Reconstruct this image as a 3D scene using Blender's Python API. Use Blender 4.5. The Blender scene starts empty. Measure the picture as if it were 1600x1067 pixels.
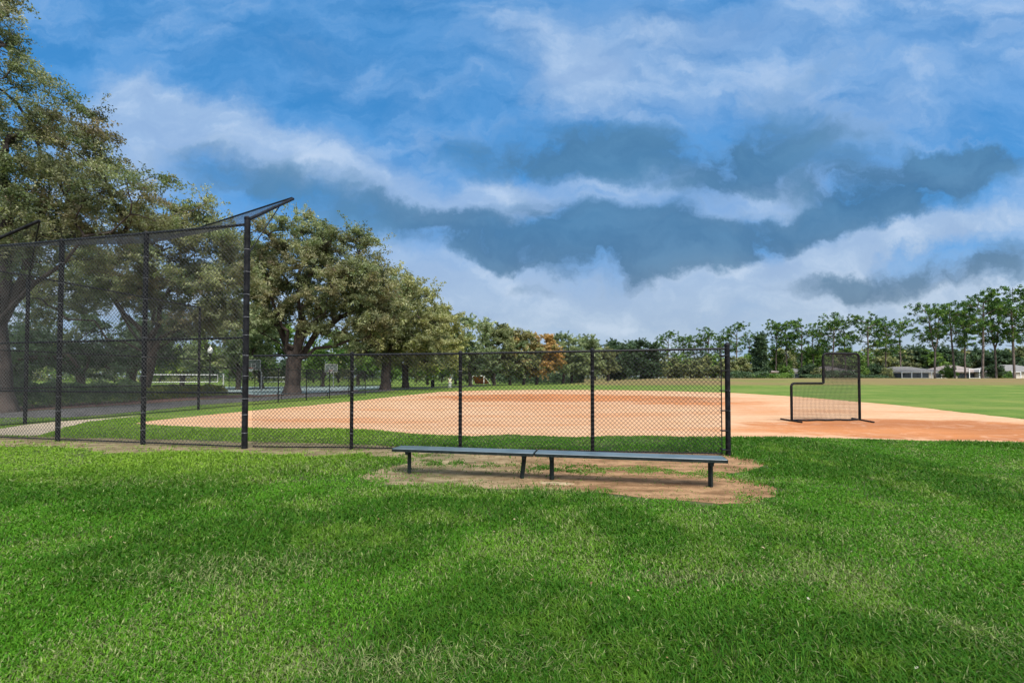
import bpy, math, random
import numpy as np
from mathutils import Vector, Matrix
R = math.radians
sc = bpy.context.scene
col = sc.collection
rng = np.random.default_rng(7)
random.seed(7)

# ------------------------------------------------------------------ camera
EYE = 1.56; F = 711.0; PITCH = R(1.3); SHIFT = 40.4
cam_d = bpy.data.cameras.new("camera"); cam = bpy.data.objects.new("camera", cam_d); col.objects.link(cam)
cam.location = (0, 0, EYE); cam.rotation_euler = (R(90) + PITCH, 0, 0)
cam_d.sensor_width = 36; cam_d.lens = F / 1600 * 36; cam_d.shift_y = SHIFT / 1600
cam_d.clip_start = 0.05; cam_d.clip_end = 3000
sc.camera = cam
# ------------------------------------------------------------------ colour management
vs = sc.view_settings; vs.view_transform = 'Standard'; vs.look = 'None'; vs.gamma = 1; vs.exposure = 0.75
sc.cycles.max_bounces = 6; sc.cycles.diffuse_bounces = 3; sc.cycles.transparent_max_bounces = 8
# ------------------------------------------------------------------ sun
SUN_EL = R(58); SUN_AZ = R(160)        # azimuth clockwise from +Y: fairly high, behind the camera
sd = bpy.data.lights.new("sun", 'SUN'); sun = bpy.data.objects.new("sun", sd); col.objects.link(sun)
sd.energy = 2.6; sd.angle = R(22); sd.color = (1.0, 0.95, 0.88)
dv = Vector((math.sin(SUN_AZ) * math.cos(SUN_EL), math.cos(SUN_AZ) * math.cos(SUN_EL), math.sin(SUN_EL)))
sun.rotation_euler = dv.to_track_quat('Z', 'Y').to_euler(); sun.location = dv * 60
# ------------------------------------------------------------------ world: nishita sky with procedural clouds (by direction)
w = bpy.data.worlds.new("World"); sc.world = w; w.use_nodes = True
nt = w.node_tree; nt.nodes.clear()
class NB:
    def __init__(s, nt): s.nt = nt
    def n(s, t, **k):
        o = s.nt.nodes.new(t)
        for a, b in k.items(): setattr(o, a, b)
        return o
    def inp(s, node, i, v):
        if v is None: return
        if isinstance(v, bpy.types.NodeSocket): s.nt.links.new(v, node.inputs[i])
        else: node.inputs[i].default_value = v
    def math(s, op, a, b=None, c=None, clamp=False):
        o = s.n('ShaderNodeMath', operation=op, use_clamp=clamp); s.inp(o, 0, a); s.inp(o, 1, b); s.inp(o, 2, c); return o.outputs[0]
    def vmath(s, op, a, b=None):
        o = s.n('ShaderNodeVectorMath', operation=op); s.inp(o, 0, a); s.inp(o, 1, b); return o.outputs[0 if op not in ('LENGTH', 'DOT_PRODUCT') else 1]
    def noise(s, vec, scale, detail=3, rough=0.5, out=0, dist=0.0):
        o = s.n('ShaderNodeTexNoise'); s.inp(o, 'Vector', vec); o.inputs['Scale'].default_value = scale
        o.inputs['Detail'].default_value = detail; o.inputs['Roughness'].default_value = rough; o.inputs['Distortion'].default_value = dist
        return o.outputs[out]
    def map(s, v, a, b, c=0.0, d=1.0, smooth=True):
        o = s.n('ShaderNodeMapRange'); o.interpolation_type = 'SMOOTHSTEP' if smooth else 'LINEAR'
        s.inp(o, 0, v); o.inputs[1].default_value = a; o.inputs[2].default_value = b; o.inputs[3].default_value = c; o.inputs[4].default_value = d
        return o.outputs[0]
    def mix(s, f, a, b, mode='MIX'):
        o = s.n('ShaderNodeMix'); o.data_type = 'RGBA'; o.blend_type = mode
        s.inp(o, 0, f); s.inp(o, 6, a if isinstance(a, bpy.types.NodeSocket) else (*a, 1)); s.inp(o, 7, b if isinstance(b, bpy.types.NodeSocket) else (*b, 1))
        return o.outputs[2]
    def mapping(s, vec, loc=(0,0,0), rot=(0,0,0), scale=(1,1,1), typ='TEXTURE'):
        o = s.n('ShaderNodeMapping', vector_type=typ); s.inp(o, 0, vec)
        o.inputs[1].default_value = loc; o.inputs[2].default_value = rot; o.inputs[3].default_value = scale
        return o.outputs[0]
b = NB(nt)
sky = b.n('ShaderNodeTexSky', sky_type='NISHITA'); sky.sun_disc = False; sky.sun_elevation = SUN_EL; sky.sun_rotation = SUN_AZ
sky.air_density = 1.0; sky.dust_density = 0.4; sky.ozone_density = 3.0
tc = b.n('ShaderNodeTexCoord'); D = tc.outputs['Generated']
sep = b.n('ShaderNodeSeparateXYZ'); nt.links.new(D, sep.inputs[0])
ay = b.math('MAXIMUM', b.math('ABSOLUTE', sep.outputs[1]), 0.12)
u = b.math('DIVIDE', sep.outputs[0], ay); v = b.math('DIVIDE', sep.outputs[2], ay)
cmb = b.n('ShaderNodeCombineXYZ'); nt.links.new(u, cmb.inputs[0]); nt.links.new(v, cmb.inputs[1])
UV = cmb.outputs[0]
# clouds stretch sideways towards the horizon
dz = b.math('ADD', b.math('MAXIMUM', sep.outputs[2], 0.0), 0.16)
c2 = b.n('ShaderNodeCombineXYZ'); nt.links.new(b.math('DIVIDE', sep.outputs[0], dz), c2.inputs[0]); nt.links.new(b.math('DIVIDE', sep.outputs[1], dz), c2.inputs[1])
P = c2.outputs[0]
wn = b.noise(UV, 3.2, 7, 0.62, out=1)
wv = b.vmath('MULTIPLY', b.vmath('SUBTRACT', wn, (0.5, 0.5, 0.5)), (0.32, 0.24, 0.0))
UVW = b.vmath('ADD', UV, wv)
def blob(cx, cy, rx, ry, rot, amp):
    m = b.mapping(UVW, loc=((cx - 800) / F, (590 - cy) / F, 0), rot=(0, 0, R(rot)), scale=(rx / F, ry / F, 1))
    return b.map(b.vmath('LENGTH', m), 0.1, 1.35, amp, 0.0)
def blobs(lst):
    acc = None
    for q in lst:
        o = blob(*q); acc = o if acc is None else b.math('ADD', acc, o)
    return acc
dark = blobs([(840,236,190,56,6,.75),(960,232,150,60,0,.6),(1190,240,220,70,12,.95),(1140,275,110,44,20,.7),(1200,160,200,60,30,.30),(1430,290,190,58,6,1.7),(1500,265,110,36,0,.6),(1330,345,130,38,14,.8),
    (930,352,160,50,-4,1.3),(1020,370,90,50,10,.5),(720,368,150,40,-16,1.1),(800,392,120,38,-6,.8),(1080,392,200,46,12,1.3),(900,400,130,32,-2,.7),(1230,365,120,30,16,.8),
    (1440,428,260,30,6,.8),(1300,440,110,22,4,.3),(840,452,90,16,0,.45),(450,300,200,70,-20,.34),(560,335,140,55,-22,.26),(330,280,150,70,-10,.42),(1560,400,130,60,8,.35),
    (620,350,120,60,-20,.25),(1430,295,120,36,6,.7),(700,215,90,40,10,.25)])
white = blobs([(270,175,130,60,-32,1.4),(200,215,120,100,0,1.4),(390,215,120,50,-38,1.2),(480,250,120,50,-30,.8),(600,300,160,60,-24,1.0),(905,112,90,65,10,1.3),(880,70,50,40,0,.4),
    (1030,135,140,60,0,.40),(788,322,85,36,0,1.8),(700,345,60,30,-20,.4),(930,295,320,40,3,.85),(1190,318,230,38,14,.85),(1000,330,120,30,5,.4),(1270,405,260,34,12,.8),(1520,355,200,28,8,.75),(1500,470,260,40,4,.4),
    (1150,20,180,36,5,.35),(960,50,260,60,0,.35),(1430,120,420,190,10,.42),(1000,60,300,110,0,.25),(1330,200,150,40,30,.3),(680,440,260,60,-8,.6),(800,430,700,70,0,.3),(1050,480,620,60,0,.5),(100,330,300,150,0,.5),(560,130,260,60,-25,.16)])
US = b.mapping(UVW, rot=(0, 0, R(-24)), scale=(1.0, 3.0, 1.0), typ='POINT')
n1 = b.noise(US, 3.4, 8, 0.62); UX = b.mapping(UVW, rot=(0, 0, R(-8)), scale=(0.9, 1.45, 1.0), typ='POINT')
n2 = b.noise(UX, 5.0, 7, 0.56); n3 = b.noise(UV, 2.0, 4, 0.5); n4 = b.noise(UX, 15.0, 6, 0.55)
hz = b.map(sep.outputs[2], 0.36, 0.0, 0.0, 1.0)
cn = lambda q, k: b.math('MULTIPLY', b.math('SUBTRACT', q, 0.5), k)
wd = b.math('ADD', b.math('ADD', white, cn(n1, 1.05)), b.math('ADD', b.math('MULTIPLY', hz, 1.15), b.math('ADD', cn(n2, 0.75), cn(n4, 0.12))))
wd = b.map(wd, -0.25, 1.35)
dd = b.math('ADD', b.math('MULTIPLY', dark, b.map(n2, 0.30, 0.64, 0.22, 1.55)), b.math('ADD', cn(n1, 0.9), b.math('ADD', cn(n3, 0.35), cn(n4, 0.42))))
dd0 = dd; dd = b.map(dd, 0.10, 1.12)
skyc = b.mix(1.0, sky.outputs[0], (0.085, 0.135, 0.165), 'MULTIPLY')
skyc = b.mix(0.72, skyc, b.mix(b.map(n1, 0.35, 0.62), (0.016, 0.158, 0.385), (0.055, 0.220, 0.47)))
wcol = b.mix(hz, (0.235, 0.355, 0.54), (0.34, 0.41, 0.49))
wcol = b.mix(b.map(n2, 0.35, 0.65), b.mix(1.0, wcol, (0.86, 0.89, 0.94), 'MULTIPLY'), b.mix(1.0, wcol, (1.08, 1.06, 1.03), 'MULTIPLY'))
c = b.mix(b.math('MULTIPLY', wd, 0.96), skyc, wcol)
dcol = b.mix(hz, (0.050, 0.140, 0.262), (0.088, 0.145, 0.210))
dcol = b.mix(b.map(n2, 0.3, 0.7), b.mix(1.0, dcol, (0.78, 0.82, 0.85), 'MULTIPLY'), b.mix(1.0, dcol, (1.25, 1.2, 1.14), 'MULTIPLY'))
c = b.mix(b.math('MULTIPLY', dd, 0.86), c, dcol)
puff = b.math('MULTIPLY', b.map(n2, 0.48, 0.72), b.math('MULTIPLY', wd, b.map(dd, 0.6, 0.0)))
c = b.mix(b.math('MULTIPLY', puff, 0.4), c, (0.50, 0.56, 0.66))
rim = b.math('MULTIPLY', b.math('MULTIPLY', b.map(dd0, 0.0, 0.22), b.map(dd0, 0.50, 0.26)), b.map(n2, 0.36, 0.62))      # lit cloud edges
c = b.mix(b.math('MULTIPLY', rim, 0.12), c, (0.44, 0.51, 0.62))
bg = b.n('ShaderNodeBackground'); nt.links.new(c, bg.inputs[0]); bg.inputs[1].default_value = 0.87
glow = b.math('POWER', b.math('MAXIMUM', b.vmath('DOT_PRODUCT', D, tuple(dv)), 0.0), 3.6)      # glow added round the sun, out of view, for softer fill light
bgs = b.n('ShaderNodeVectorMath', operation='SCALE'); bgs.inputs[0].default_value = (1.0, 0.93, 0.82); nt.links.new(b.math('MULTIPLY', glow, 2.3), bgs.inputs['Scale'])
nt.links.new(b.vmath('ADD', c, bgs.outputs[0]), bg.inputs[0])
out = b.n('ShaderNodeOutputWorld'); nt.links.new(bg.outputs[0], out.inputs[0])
w.cycles.sampling_method = 'MANUAL'; w.cycles.sample_map_resolution = 256

# ------------------------------------------------------------------ helpers
def ray(px, py):
    dx = (px - 800) / F; dy = (533.5 - py + SHIFT) / F
    return np.array([dx, math.cos(PITCH) - dy * math.sin(PITCH), math.sin(PITCH) + dy * math.cos(PITCH)])
def G(px, py, z=0.0):
    r = ray(px, py); t = (z - EYE) / r[2]; return np.array([r[0] * t, r[1] * t, z])
def at(px, py, Y):
    r = ray(px, py); t = Y / r[1]; return np.array([r[0] * t, Y, EYE + r[2] * t])
def tag(o, label=None, cat=None, group=None, kind=None):
    if label: o['label'] = label
    if cat: o['category'] = cat
    if group: o['group'] = group
    if kind: o['kind'] = kind
    return o
def empty(name, loc=(0, 0, 0), rz=0, scale=1):
    o = bpy.data.objects.new(name, None); col.objects.link(o); o.location = tuple(loc); o.rotation_euler = (0, 0, rz)
    o.scale = (scale,) * 3; o.empty_display_size = 0.2
    return o
def kids(o): return [c for c in bpy.data.objects if c.parent == o]
def copy_tree(o, parent=None):
    c = o.copy(); col.objects.link(c); c.parent = parent
    for ch in kids(o): copy_tree(ch, c)
    return c
def link_mesh(name, me, mat, parent=None, smooth=False):
    o = bpy.data.objects.new(name, me); col.objects.link(o)
    if mat is not None: me.materials.append(mat)
    if parent is not None: o.parent = parent
    if smooth: me.shade_smooth()
    return o
def fast_mesh(name, V, faces_flat, loop_sizes, tint=None):
    me = bpy.data.meshes.new(name)
    V = np.asarray(V, np.float32); me.vertices.add(len(V)); me.vertices.foreach_set('co', V.ravel())
    loop_sizes = np.asarray(loop_sizes, np.int32); fl = np.asarray(faces_flat, np.int32)
    me.loops.add(len(fl)); me.loops.foreach_set('vertex_index', fl)
    me.polygons.add(len(loop_sizes)); st = np.concatenate([[0], np.cumsum(loop_sizes)[:-1]]).astype(np.int32)
    me.polygons.foreach_set('loop_start', st)
    me.update(calc_edges=True)
    if tint is not None:
        a = me.attributes.new('tint', 'FLOAT_COLOR', 'POINT')
        t = np.ones((len(V), 4), np.float32); t[:, :3] = tint; a.data.foreach_set('color', t.ravel())
    return me
class MB:
    def __init__(s): s.v = []; s.f = []
    def add(s, vs_, fs):
        o = len(s.v); s.v += [tuple(map(float, q)) for q in vs_]; s.f += [tuple(i + o for i in f) for f in fs]; return s
    def box(s, c, d, rz=0.0, bev=0.0):
        cx, cy, cz = c; x, y, z = d[0] / 2, d[1] / 2, d[2] / 2
        ca, sa = math.cos(rz), math.sin(rz)
        if bev > 0:
            bv = min(bev, x * .9, y * .9, z * .9)
            pts = []
            for sz, q in ((-z, bv), (-z + bv, 0), (z - bv, 0), (z, bv)):
                X, Y = x - q, y - q
                k = bv if q == 0 else bv * 0.6
                for px_, py_ in ((-X + k, -Y), (X - k, -Y), (X, -Y + k), (X, Y - k), (X - k, Y), (-X + k, Y), (-X, Y - k), (-X, -Y + k)):
                    pts.append((cx + px_ * ca - py_ * sa, cy + px_ * sa + py_ * ca, cz + sz))
            fs = [tuple(range(7, -1, -1)), tuple(range(24, 32))]
            for r_ in range(3):
                for i in range(8):
                    j = (i + 1) % 8; fs.append((r_ * 8 + i, r_ * 8 + j, r_ * 8 + 8 + j, r_ * 8 + 8 + i))
            return s.add(pts, fs)
        pts = [(cx + a * x * ca - b_ * y * sa, cy + a * x * sa + b_ * y * ca, cz + c_ * z) for c_ in (-1, 1) for a, b_ in ((-1, -1), (1, -1), (1, 1), (-1, 1))]
        return s.add(pts, [(3, 2, 1, 0), (4, 5, 6, 7), (0, 1, 5, 4), (1, 2, 6, 5), (2, 3, 7, 6), (3, 0, 4, 7)])
    def tube(s, pts, r, n=8, cap=True):
        pts = [Vector(tuple(map(float, p))) for p in pts]; rs = r if isinstance(r, (list, tuple, np.ndarray)) else [r] * len(pts)
        up = None; rings = []
        for i, p in enumerate(pts):
            t = (pts[min(i + 1, len(pts) - 1)] - pts[max(i - 1, 0)]).normalized()
            if up is None:
                up = Vector((0, 0, 1)) if abs(t.z) < 0.9 else Vector((1, 0, 0))
            a = up.cross(t).normalized(); up = t.cross(a).normalized()
            rings.append([p + (a * math.cos(2 * math.pi * k / n) + up * math.sin(2 * math.pi * k / n)) * rs[i] for k in range(n)])
        fs = []
        for i in range(len(pts) - 1):
            for k in range(n):
                j = (k + 1) % n; fs.append((i * n + k, i * n + j, (i + 1) * n + j, (i + 1) * n + k))
        if cap: fs.append(tuple(range(n - 1, -1, -1))); fs.append(tuple((len(pts) - 1) * n + k for k in range(n)))
        return s.add([q for r_ in rings for q in r_], fs)
    def lathe(s, c, prof, n=16):
        pts = [(c[0] + r_ * math.cos(2 * math.pi * k / n), c[1] + r_ * math.sin(2 * math.pi * k / n), c[2] + z) for r_, z in prof for k in range(n)]
        fs = []
        for i in range(len(prof) - 1):
            for k in range(n):
                j = (k + 1) % n; fs.append((i * n + k, i * n + j, (i + 1) * n + j, (i + 1) * n + k))
        fs.append(tuple(range(n - 1, -1, -1))); fs.append(tuple((len(prof) - 1) * n + k for k in range(n)))
        return s.add(pts, fs)
    def build(s, name, mat, parent=None, smooth=False):
        me = bpy.data.meshes.new(name); me.from_pydata(s.v, [], s.f); me.update()
        if smooth:
            me.shade_smooth()
            try: me.set_sharp_from_angle(angle=R(40))
            except Exception: pass
        return link_mesh(name, me, mat, parent)

# ------------------------------------------------------------------ materials
def mat(name, rough=0.6, metal=0.0, spec=0.5):
    m = bpy.data.materials.new(name); m.use_nodes = True; t = m.node_tree
    bs = t.nodes['Principled BSDF']; bs.inputs['Roughness'].default_value = rough; bs.inputs['Metallic'].default_value = metal
    bs.inputs['Specular IOR Level'].default_value = spec
    return m, NB(t), bs
def noisy(name, c1, c2, scale=6, rough=0.6, metal=0.0, bump=0.0, bscale=None, detail=5, spec=0.5, stretch=None, lo=0.35, hi=0.65):
    m, q, bs = mat(name, rough, metal, spec)
    tcn = q.n('ShaderNodeTexCoord'); vec = tcn.outputs['Object']
    if stretch: vec = q.mapping(vec, scale=stretch, typ='POINT')
    n_ = q.noise(vec, scale, detail, 0.6)
    q.inp(bs, 'Base Color', q.mix(q.map(n_, lo, hi), c1, c2))
    if bump:
        bm = q.n('ShaderNodeBump'); bm.inputs['Strength'].default_value = bump; bm.inputs['Distance'].default_value = 0.02
        q.inp(bm, 'Height', q.noise(vec, bscale or scale * 4, 4, 0.6)); q.inp(bs, 'Normal', bm.outputs[0])
    return m
M = {}
M['black_pipe'] = noisy('black_pipe', (0.005, 0.005, 0.006), (0.016, 0.016, 0.018), 9, 0.55, 0.0, 0.08, 40, spec=0.12)
M['rail'] = noisy('rail', (0.006, 0.006, 0.007), (0.014, 0.014, 0.015), 14, 0.5, spec=0.2)
M['wire'] = noisy('wire', (0.008, 0.008, 0.008), (0.022, 0.022, 0.022), 3, 0.5, spec=0.3)
M['wire_grey'] = noisy('wire_grey', (0.018, 0.018, 0.017), (0.06, 0.06, 0.057), 5, 0.45, spec=0.4)
M['tie'] = noisy('tie', (0.15, 0.15, 0.16), (0.42, 0.42, 0.44), 20, 0.45, 0.3)
M['bench'] = noisy('bench', (0.062, 0.092, 0.102), (0.092, 0.126, 0.138), 3, 0.30, 0.0, 0.0, 60, spec=1.0)
M['bench_leg'] = noisy('bench_leg', (0.006, 0.011, 0.011), (0.018, 0.026, 0.025), 16, 0.55, spec=0.2)
M['white'] = noisy('white', (0.7, 0.7, 0.68), (0.82, 0.82, 0.8), 5, 0.5)
M['stone'] = noisy('stone', (0.20, 0.145, 0.080), (0.33, 0.25, 0.145), 12, 0.9, 0, 0.5, 30)
M['padding'] = noisy('padding', (0.004, 0.004, 0.005), (0.012, 0.012, 0.013), 12, 0.6, 0, 0.2, 30, spec=0.15)
M['net'] = noisy('net', (0.01, 0.01, 0.011), (0.03, 0.03, 0.032), 4, 0.7)
M['bark'] = noisy('bark', (0.020, 0.014, 0.011), (0.070, 0.050, 0.040), 3.5, 0.9, 0, 0.9, 9, stretch=(1, 1, 0.3))
M['bark_pine'] = noisy('bark_pine', (0.07, 0.050, 0.040), (0.19, 0.145, 0.12), 2.5, 0.9, 0, 0.8, 6, stretch=(1, 1, 0.35))
def leaf_mat(name, trans=0.35, rough=0.5, spec=0.22):
    m, q, bs = mat(name, rough, 0, spec)
    at_ = q.n('ShaderNodeAttribute', attribute_name='tint'); q.inp(bs, 'Base Color', at_.outputs[0])
    tr = q.n('ShaderNodeBsdfTranslucent'); q.inp(tr, 0, q.mix(1.0, at_.outputs[0], (1.1, 1.25, 0.6), 'MULTIPLY'))
    mx = q.n('ShaderNodeMixShader'); mx.inputs[0].default_value = trans
    o = q.nt.nodes['Material Output']
    q.nt.links.new(bs.outputs[0], mx.inputs[1]); q.nt.links.new(tr.outputs[0], mx.inputs[2]); q.nt.links.new(mx.outputs[0], o.inputs[0])
    return m
M['leaf'] = leaf_mat('leaf'); M['needle'] = leaf_mat('needle', 0.25, 0.55); M['blade'] = leaf_mat('blade', 0.30, 0.6, 0.12)

# ------------------------------------------------------------------ value noise (numpy)
_tab = np.random.default_rng(3).random((256, 256))
def vnoise(x, y):
    xi = np.floor(x).astype(int); yi = np.floor(y).astype(int); fx = x - xi; fy = y - yi
    fx = fx * fx * (3 - 2 * fx); fy = fy * fy * (3 - 2 * fy)
    g = lambda a, c_: _tab[a % 256, c_ % 256]
    return (g(xi, yi) * (1 - fx) + g(xi + 1, yi) * fx) * (1 - fy) + (g(xi, yi + 1) * (1 - fx) + g(xi + 1, yi + 1) * fx) * fy
def fbm(x, y, o=4):
    s = 0; a = 0.5; t = 0
    for i in range(o):
        s = s + a * vnoise(x * 2 ** i + 17 * i, y * 2 ** i + 31 * i); t += a; a *= 0.5
    return s / t
def sstep(x, a, b_):
    t = np.clip((x - a) / (b_ - a), 0, 1); return t * t * (3 - 2 * t)
def hgt(x, y):
    x = np.asarray(x, float); y = np.asarray(y, float)
    edge = 74 + 0.06 * (x - 40)
    berm = sstep(y, edge, edge + 17) * sstep(x, 6, 34)
    back = sstep(y, edge + 24, edge + 50)
    return berm * (1.43 - 0.8 * back) + 0.10 * (fbm(x * 0.05 + 9, y * 0.05) - 0.5) * sstep(y, 60, 110)
def inpoly(px, py, poly):
    n = len(poly); ins = np.zeros(px.shape, bool); j = n - 1
    for i in range(n):
        xi, yi = poly[i][:2]; xj, yj = poly[j][:2]
        c_ = ((yi > py) != (yj > py)) & (px < (xj - xi) * (py - yi) / (yj - yi + 1e-12) + xi)
        ins ^= c_; j = i
    return ins

# ------------------------------------------------------------------ ground sheet
def axis(lims):
    out_ = []
    for a, b_, s in lims: out_ += list(np.arange(a, b_, s))
    out_.append(lims[-1][1]); return np.array(out_)
xs = axis([(-900, -200, 50), (-200, -60, 10), (-60, 100, 2), (100, 260, 8), (260, 900, 40)])
ys = axis([(-60, 0, 10), (0, 60, 3), (60, 140, 1.5), (140, 300, 10), (300, 1500, 60)])
XX, YY = np.meshgrid(xs, ys); ZZ = hgt(XX, YY)
nx, ny = len(xs), len(ys)
I = np.arange(nx * ny).reshape(ny, nx)
q4 = np.stack([I[:-1, :-1], I[:-1, 1:], I[1:, 1:], I[1:, :-1]], -1).reshape(-1, 4)
me = fast_mesh('ground', np.stack([XX.ravel(), YY.ravel(), ZZ.ravel()], 1), q4.ravel(), [4] * len(q4))
def ground_mat():
    m, q, bs = mat('turf', 0.9, 0, 0.2)
    g = q.n('ShaderNodeNewGeometry').outputs['Position']; sp = q.n('ShaderNodeSeparateXYZ'); q.nt.links.new(g, sp.inputs[0])
    big = q.noise(g, 0.22, 4, 0.6); mid = q.noise(g, 1.3, 5, 0.65); fine = q.noise(g, 26, 5, 0.7)
    c = q.mix(q.map(mid, 0.35, 0.65), (0.062, 0.122, 0.010), (0.115, 0.172, 0.020))
    c = q.mix(q.map(big, 0.45, 0.7, 0, 0.7), c, (0.20, 0.215, 0.045))
    c = q.mix(q.map(fine, 0.35, 0.7, 0, 0.5), c, (0.045, 0.110, 0.010))
    stripe = q.noise(q.mapping(g, scale=(0.02, 0.25, 1), typ='POINT'), 1.0, 3, 0.5)
    c = q.mix(q.map(stripe, 0.45, 0.62, 0, 0.35), c, (0.17, 0.185, 0.045))
    dry = q.math('MULTIPLY', q.map(sp.outputs[2], 0.05, 0.45), q.map(q.noise(q.mapping(g, scale=(0.05, 0.3, 1), typ='POINT'), 1.0, 4, 0.6), 0.3, 0.6, 0.45, 1.0))
    c = q.mix(dry, c, (0.165, 0.118, 0.048))
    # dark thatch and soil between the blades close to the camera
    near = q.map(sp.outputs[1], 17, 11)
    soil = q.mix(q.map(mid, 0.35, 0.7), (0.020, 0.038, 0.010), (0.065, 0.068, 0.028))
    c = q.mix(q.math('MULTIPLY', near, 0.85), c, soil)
    q.inp(bs, 'Base Color', c)
    bm = q.n('ShaderNodeBump'); bm.inputs['Strength'].default_value = 0.6; bm.inputs['Distance'].default_value = 0.05
    q.inp(bm, 'Height', q.noise(g, 14, 5, 0.7)); q.inp(bs, 'Normal', bm.outputs[0])
    return m
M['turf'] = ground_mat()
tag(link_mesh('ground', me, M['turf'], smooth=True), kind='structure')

def densify(pts, step):
    out_ = []
    n = len(pts)
    for i in range(n):
        a = np.array(pts[i][:2]); c_ = np.array(pts[(i + 1) % n][:2]); L = np.linalg.norm(c_ - a)
        k = max(1, int(L / step(a)))
        for t in range(k): out_.append(a + (c_ - a) * t / k)
    return np.array(out_)
def sheet(name, pxpoly, z, m, rag=0.08, world=False):
    pts = [p if world else G(p[0], p[1]) for p in pxpoly]
    st = lambda a: max(0.06, 0.012 * abs(a[1]))
    P_ = densify(pts, st)
    n = len(P_); t = np.roll(P_, -1, 0) - np.roll(P_, 1, 0); t /= np.linalg.norm(t, axis=1)[:, None] + 1e-9
    nn = np.stack([-t[:, 1], t[:, 0]], 1)
    amp = rag * (0.5 + np.clip(P_[:, 1], 4, 60) / 20)
    d = (fbm(P_[:, 0] * 1.1, P_[:, 1] * 1.1, 4) - 0.5) * 2 * amp + (vnoise(P_[:, 0] * 9, P_[:, 1] * 9) - 0.5) * amp * 0.7
    P_ = P_ + nn * d[:, None]
    me_ = bpy.data.meshes.new(name)
    me_.from_pydata([(a[0], a[1], z) for a in P_], [], [tuple(range(n))]); me_.update()
    if me_.polygons[0].normal.z < 0: me_.flip_normals()
    import bmesh
    bm = bmesh.new(); bm.from_mesh(me_); bmesh.ops.triangulate(bm, faces=bm.faces[:]); bm.to_mesh(me_); bm.free()
    tag(link_mesh(name, me_, m), kind='structure')
    return P_

DIRT = [(205,662),(260,666),(330,668),(420,669),(520,670),(600,673),(640,677),(690,680),(740,682),(790,679),(840,681),(900,683),(960,681),(1050,682),(1140,684),(1250,684),(1350,686),(1450,689),(1600,692),(1800,698),(2000,702),
        (2000,690),(1800,671),(1650,659),(1600,655),(1500,644),(1440,637),(1390,632),(1345,628),(1250,620),(1150,614),(1050,611),(950,609.4),(850,609),(760,609.8),(690,612),(640,617),(560,626),(480,634),(400,641),(320,649),(250,656)]
BENCHDIRT = [(-160,700),(0,698),(60,697),(130,701),(165,709),(250,707),(330,706),(400,709),(480,713),(560,712),(630,716),(648,723),(600,732),(556,744),(580,753),(640,758),(700,762),(770,763),(830,765),(900,767),(960,773),(1010,779),(1070,784),(1130,786),(1180,784),(1212,774),(1205,760),(1170,750),(1128,743),(1140,739),(1178,734),(1196,723),(1160,714),(1138,709),
        (1040,707),(926,704),(820,702),(719,699),(640,697),(549,694),(470,692),(382,690),(300,688),(223,685),(150,684),(90,683),(0,681),(-160,680)]
SAND = [(-160,679),(-160,668),(0,670),(40,664),(85,659),(125,656),(170,653.5),(215,650),(175,654.5),(140,659),(108,666),(85,673),(62,681),(50,682),(0,680)]
PATH = [(-300,672),(-80,668),(0,664),(60,656),(140,650),(230,642),(310,633),(400,627),(480,621),(560,615),(640,608),(700,605.2),(760,603.4),(760,602.6),(700,603.9),(640,606),(560,611),(480,616),(400,621),(310,625),(230,631),(100,639),(0,645),(-300,655)]
MULCH = [(-300,654.5),(0,644.5),(100,638.5),(230,630.5),(310,624.5),(400,620.5),(480,615.8),(560,611),(560,609.5),(480,613),(400,616),(330,618),(230,624),(100,630),(0,634),(-300,640)]
COURT = [(345,611),(400,617.6),(480,614.2),(560,609.4),(605,606.5),(605,602.6),(470,603.6),(350,604.4)]
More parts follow.
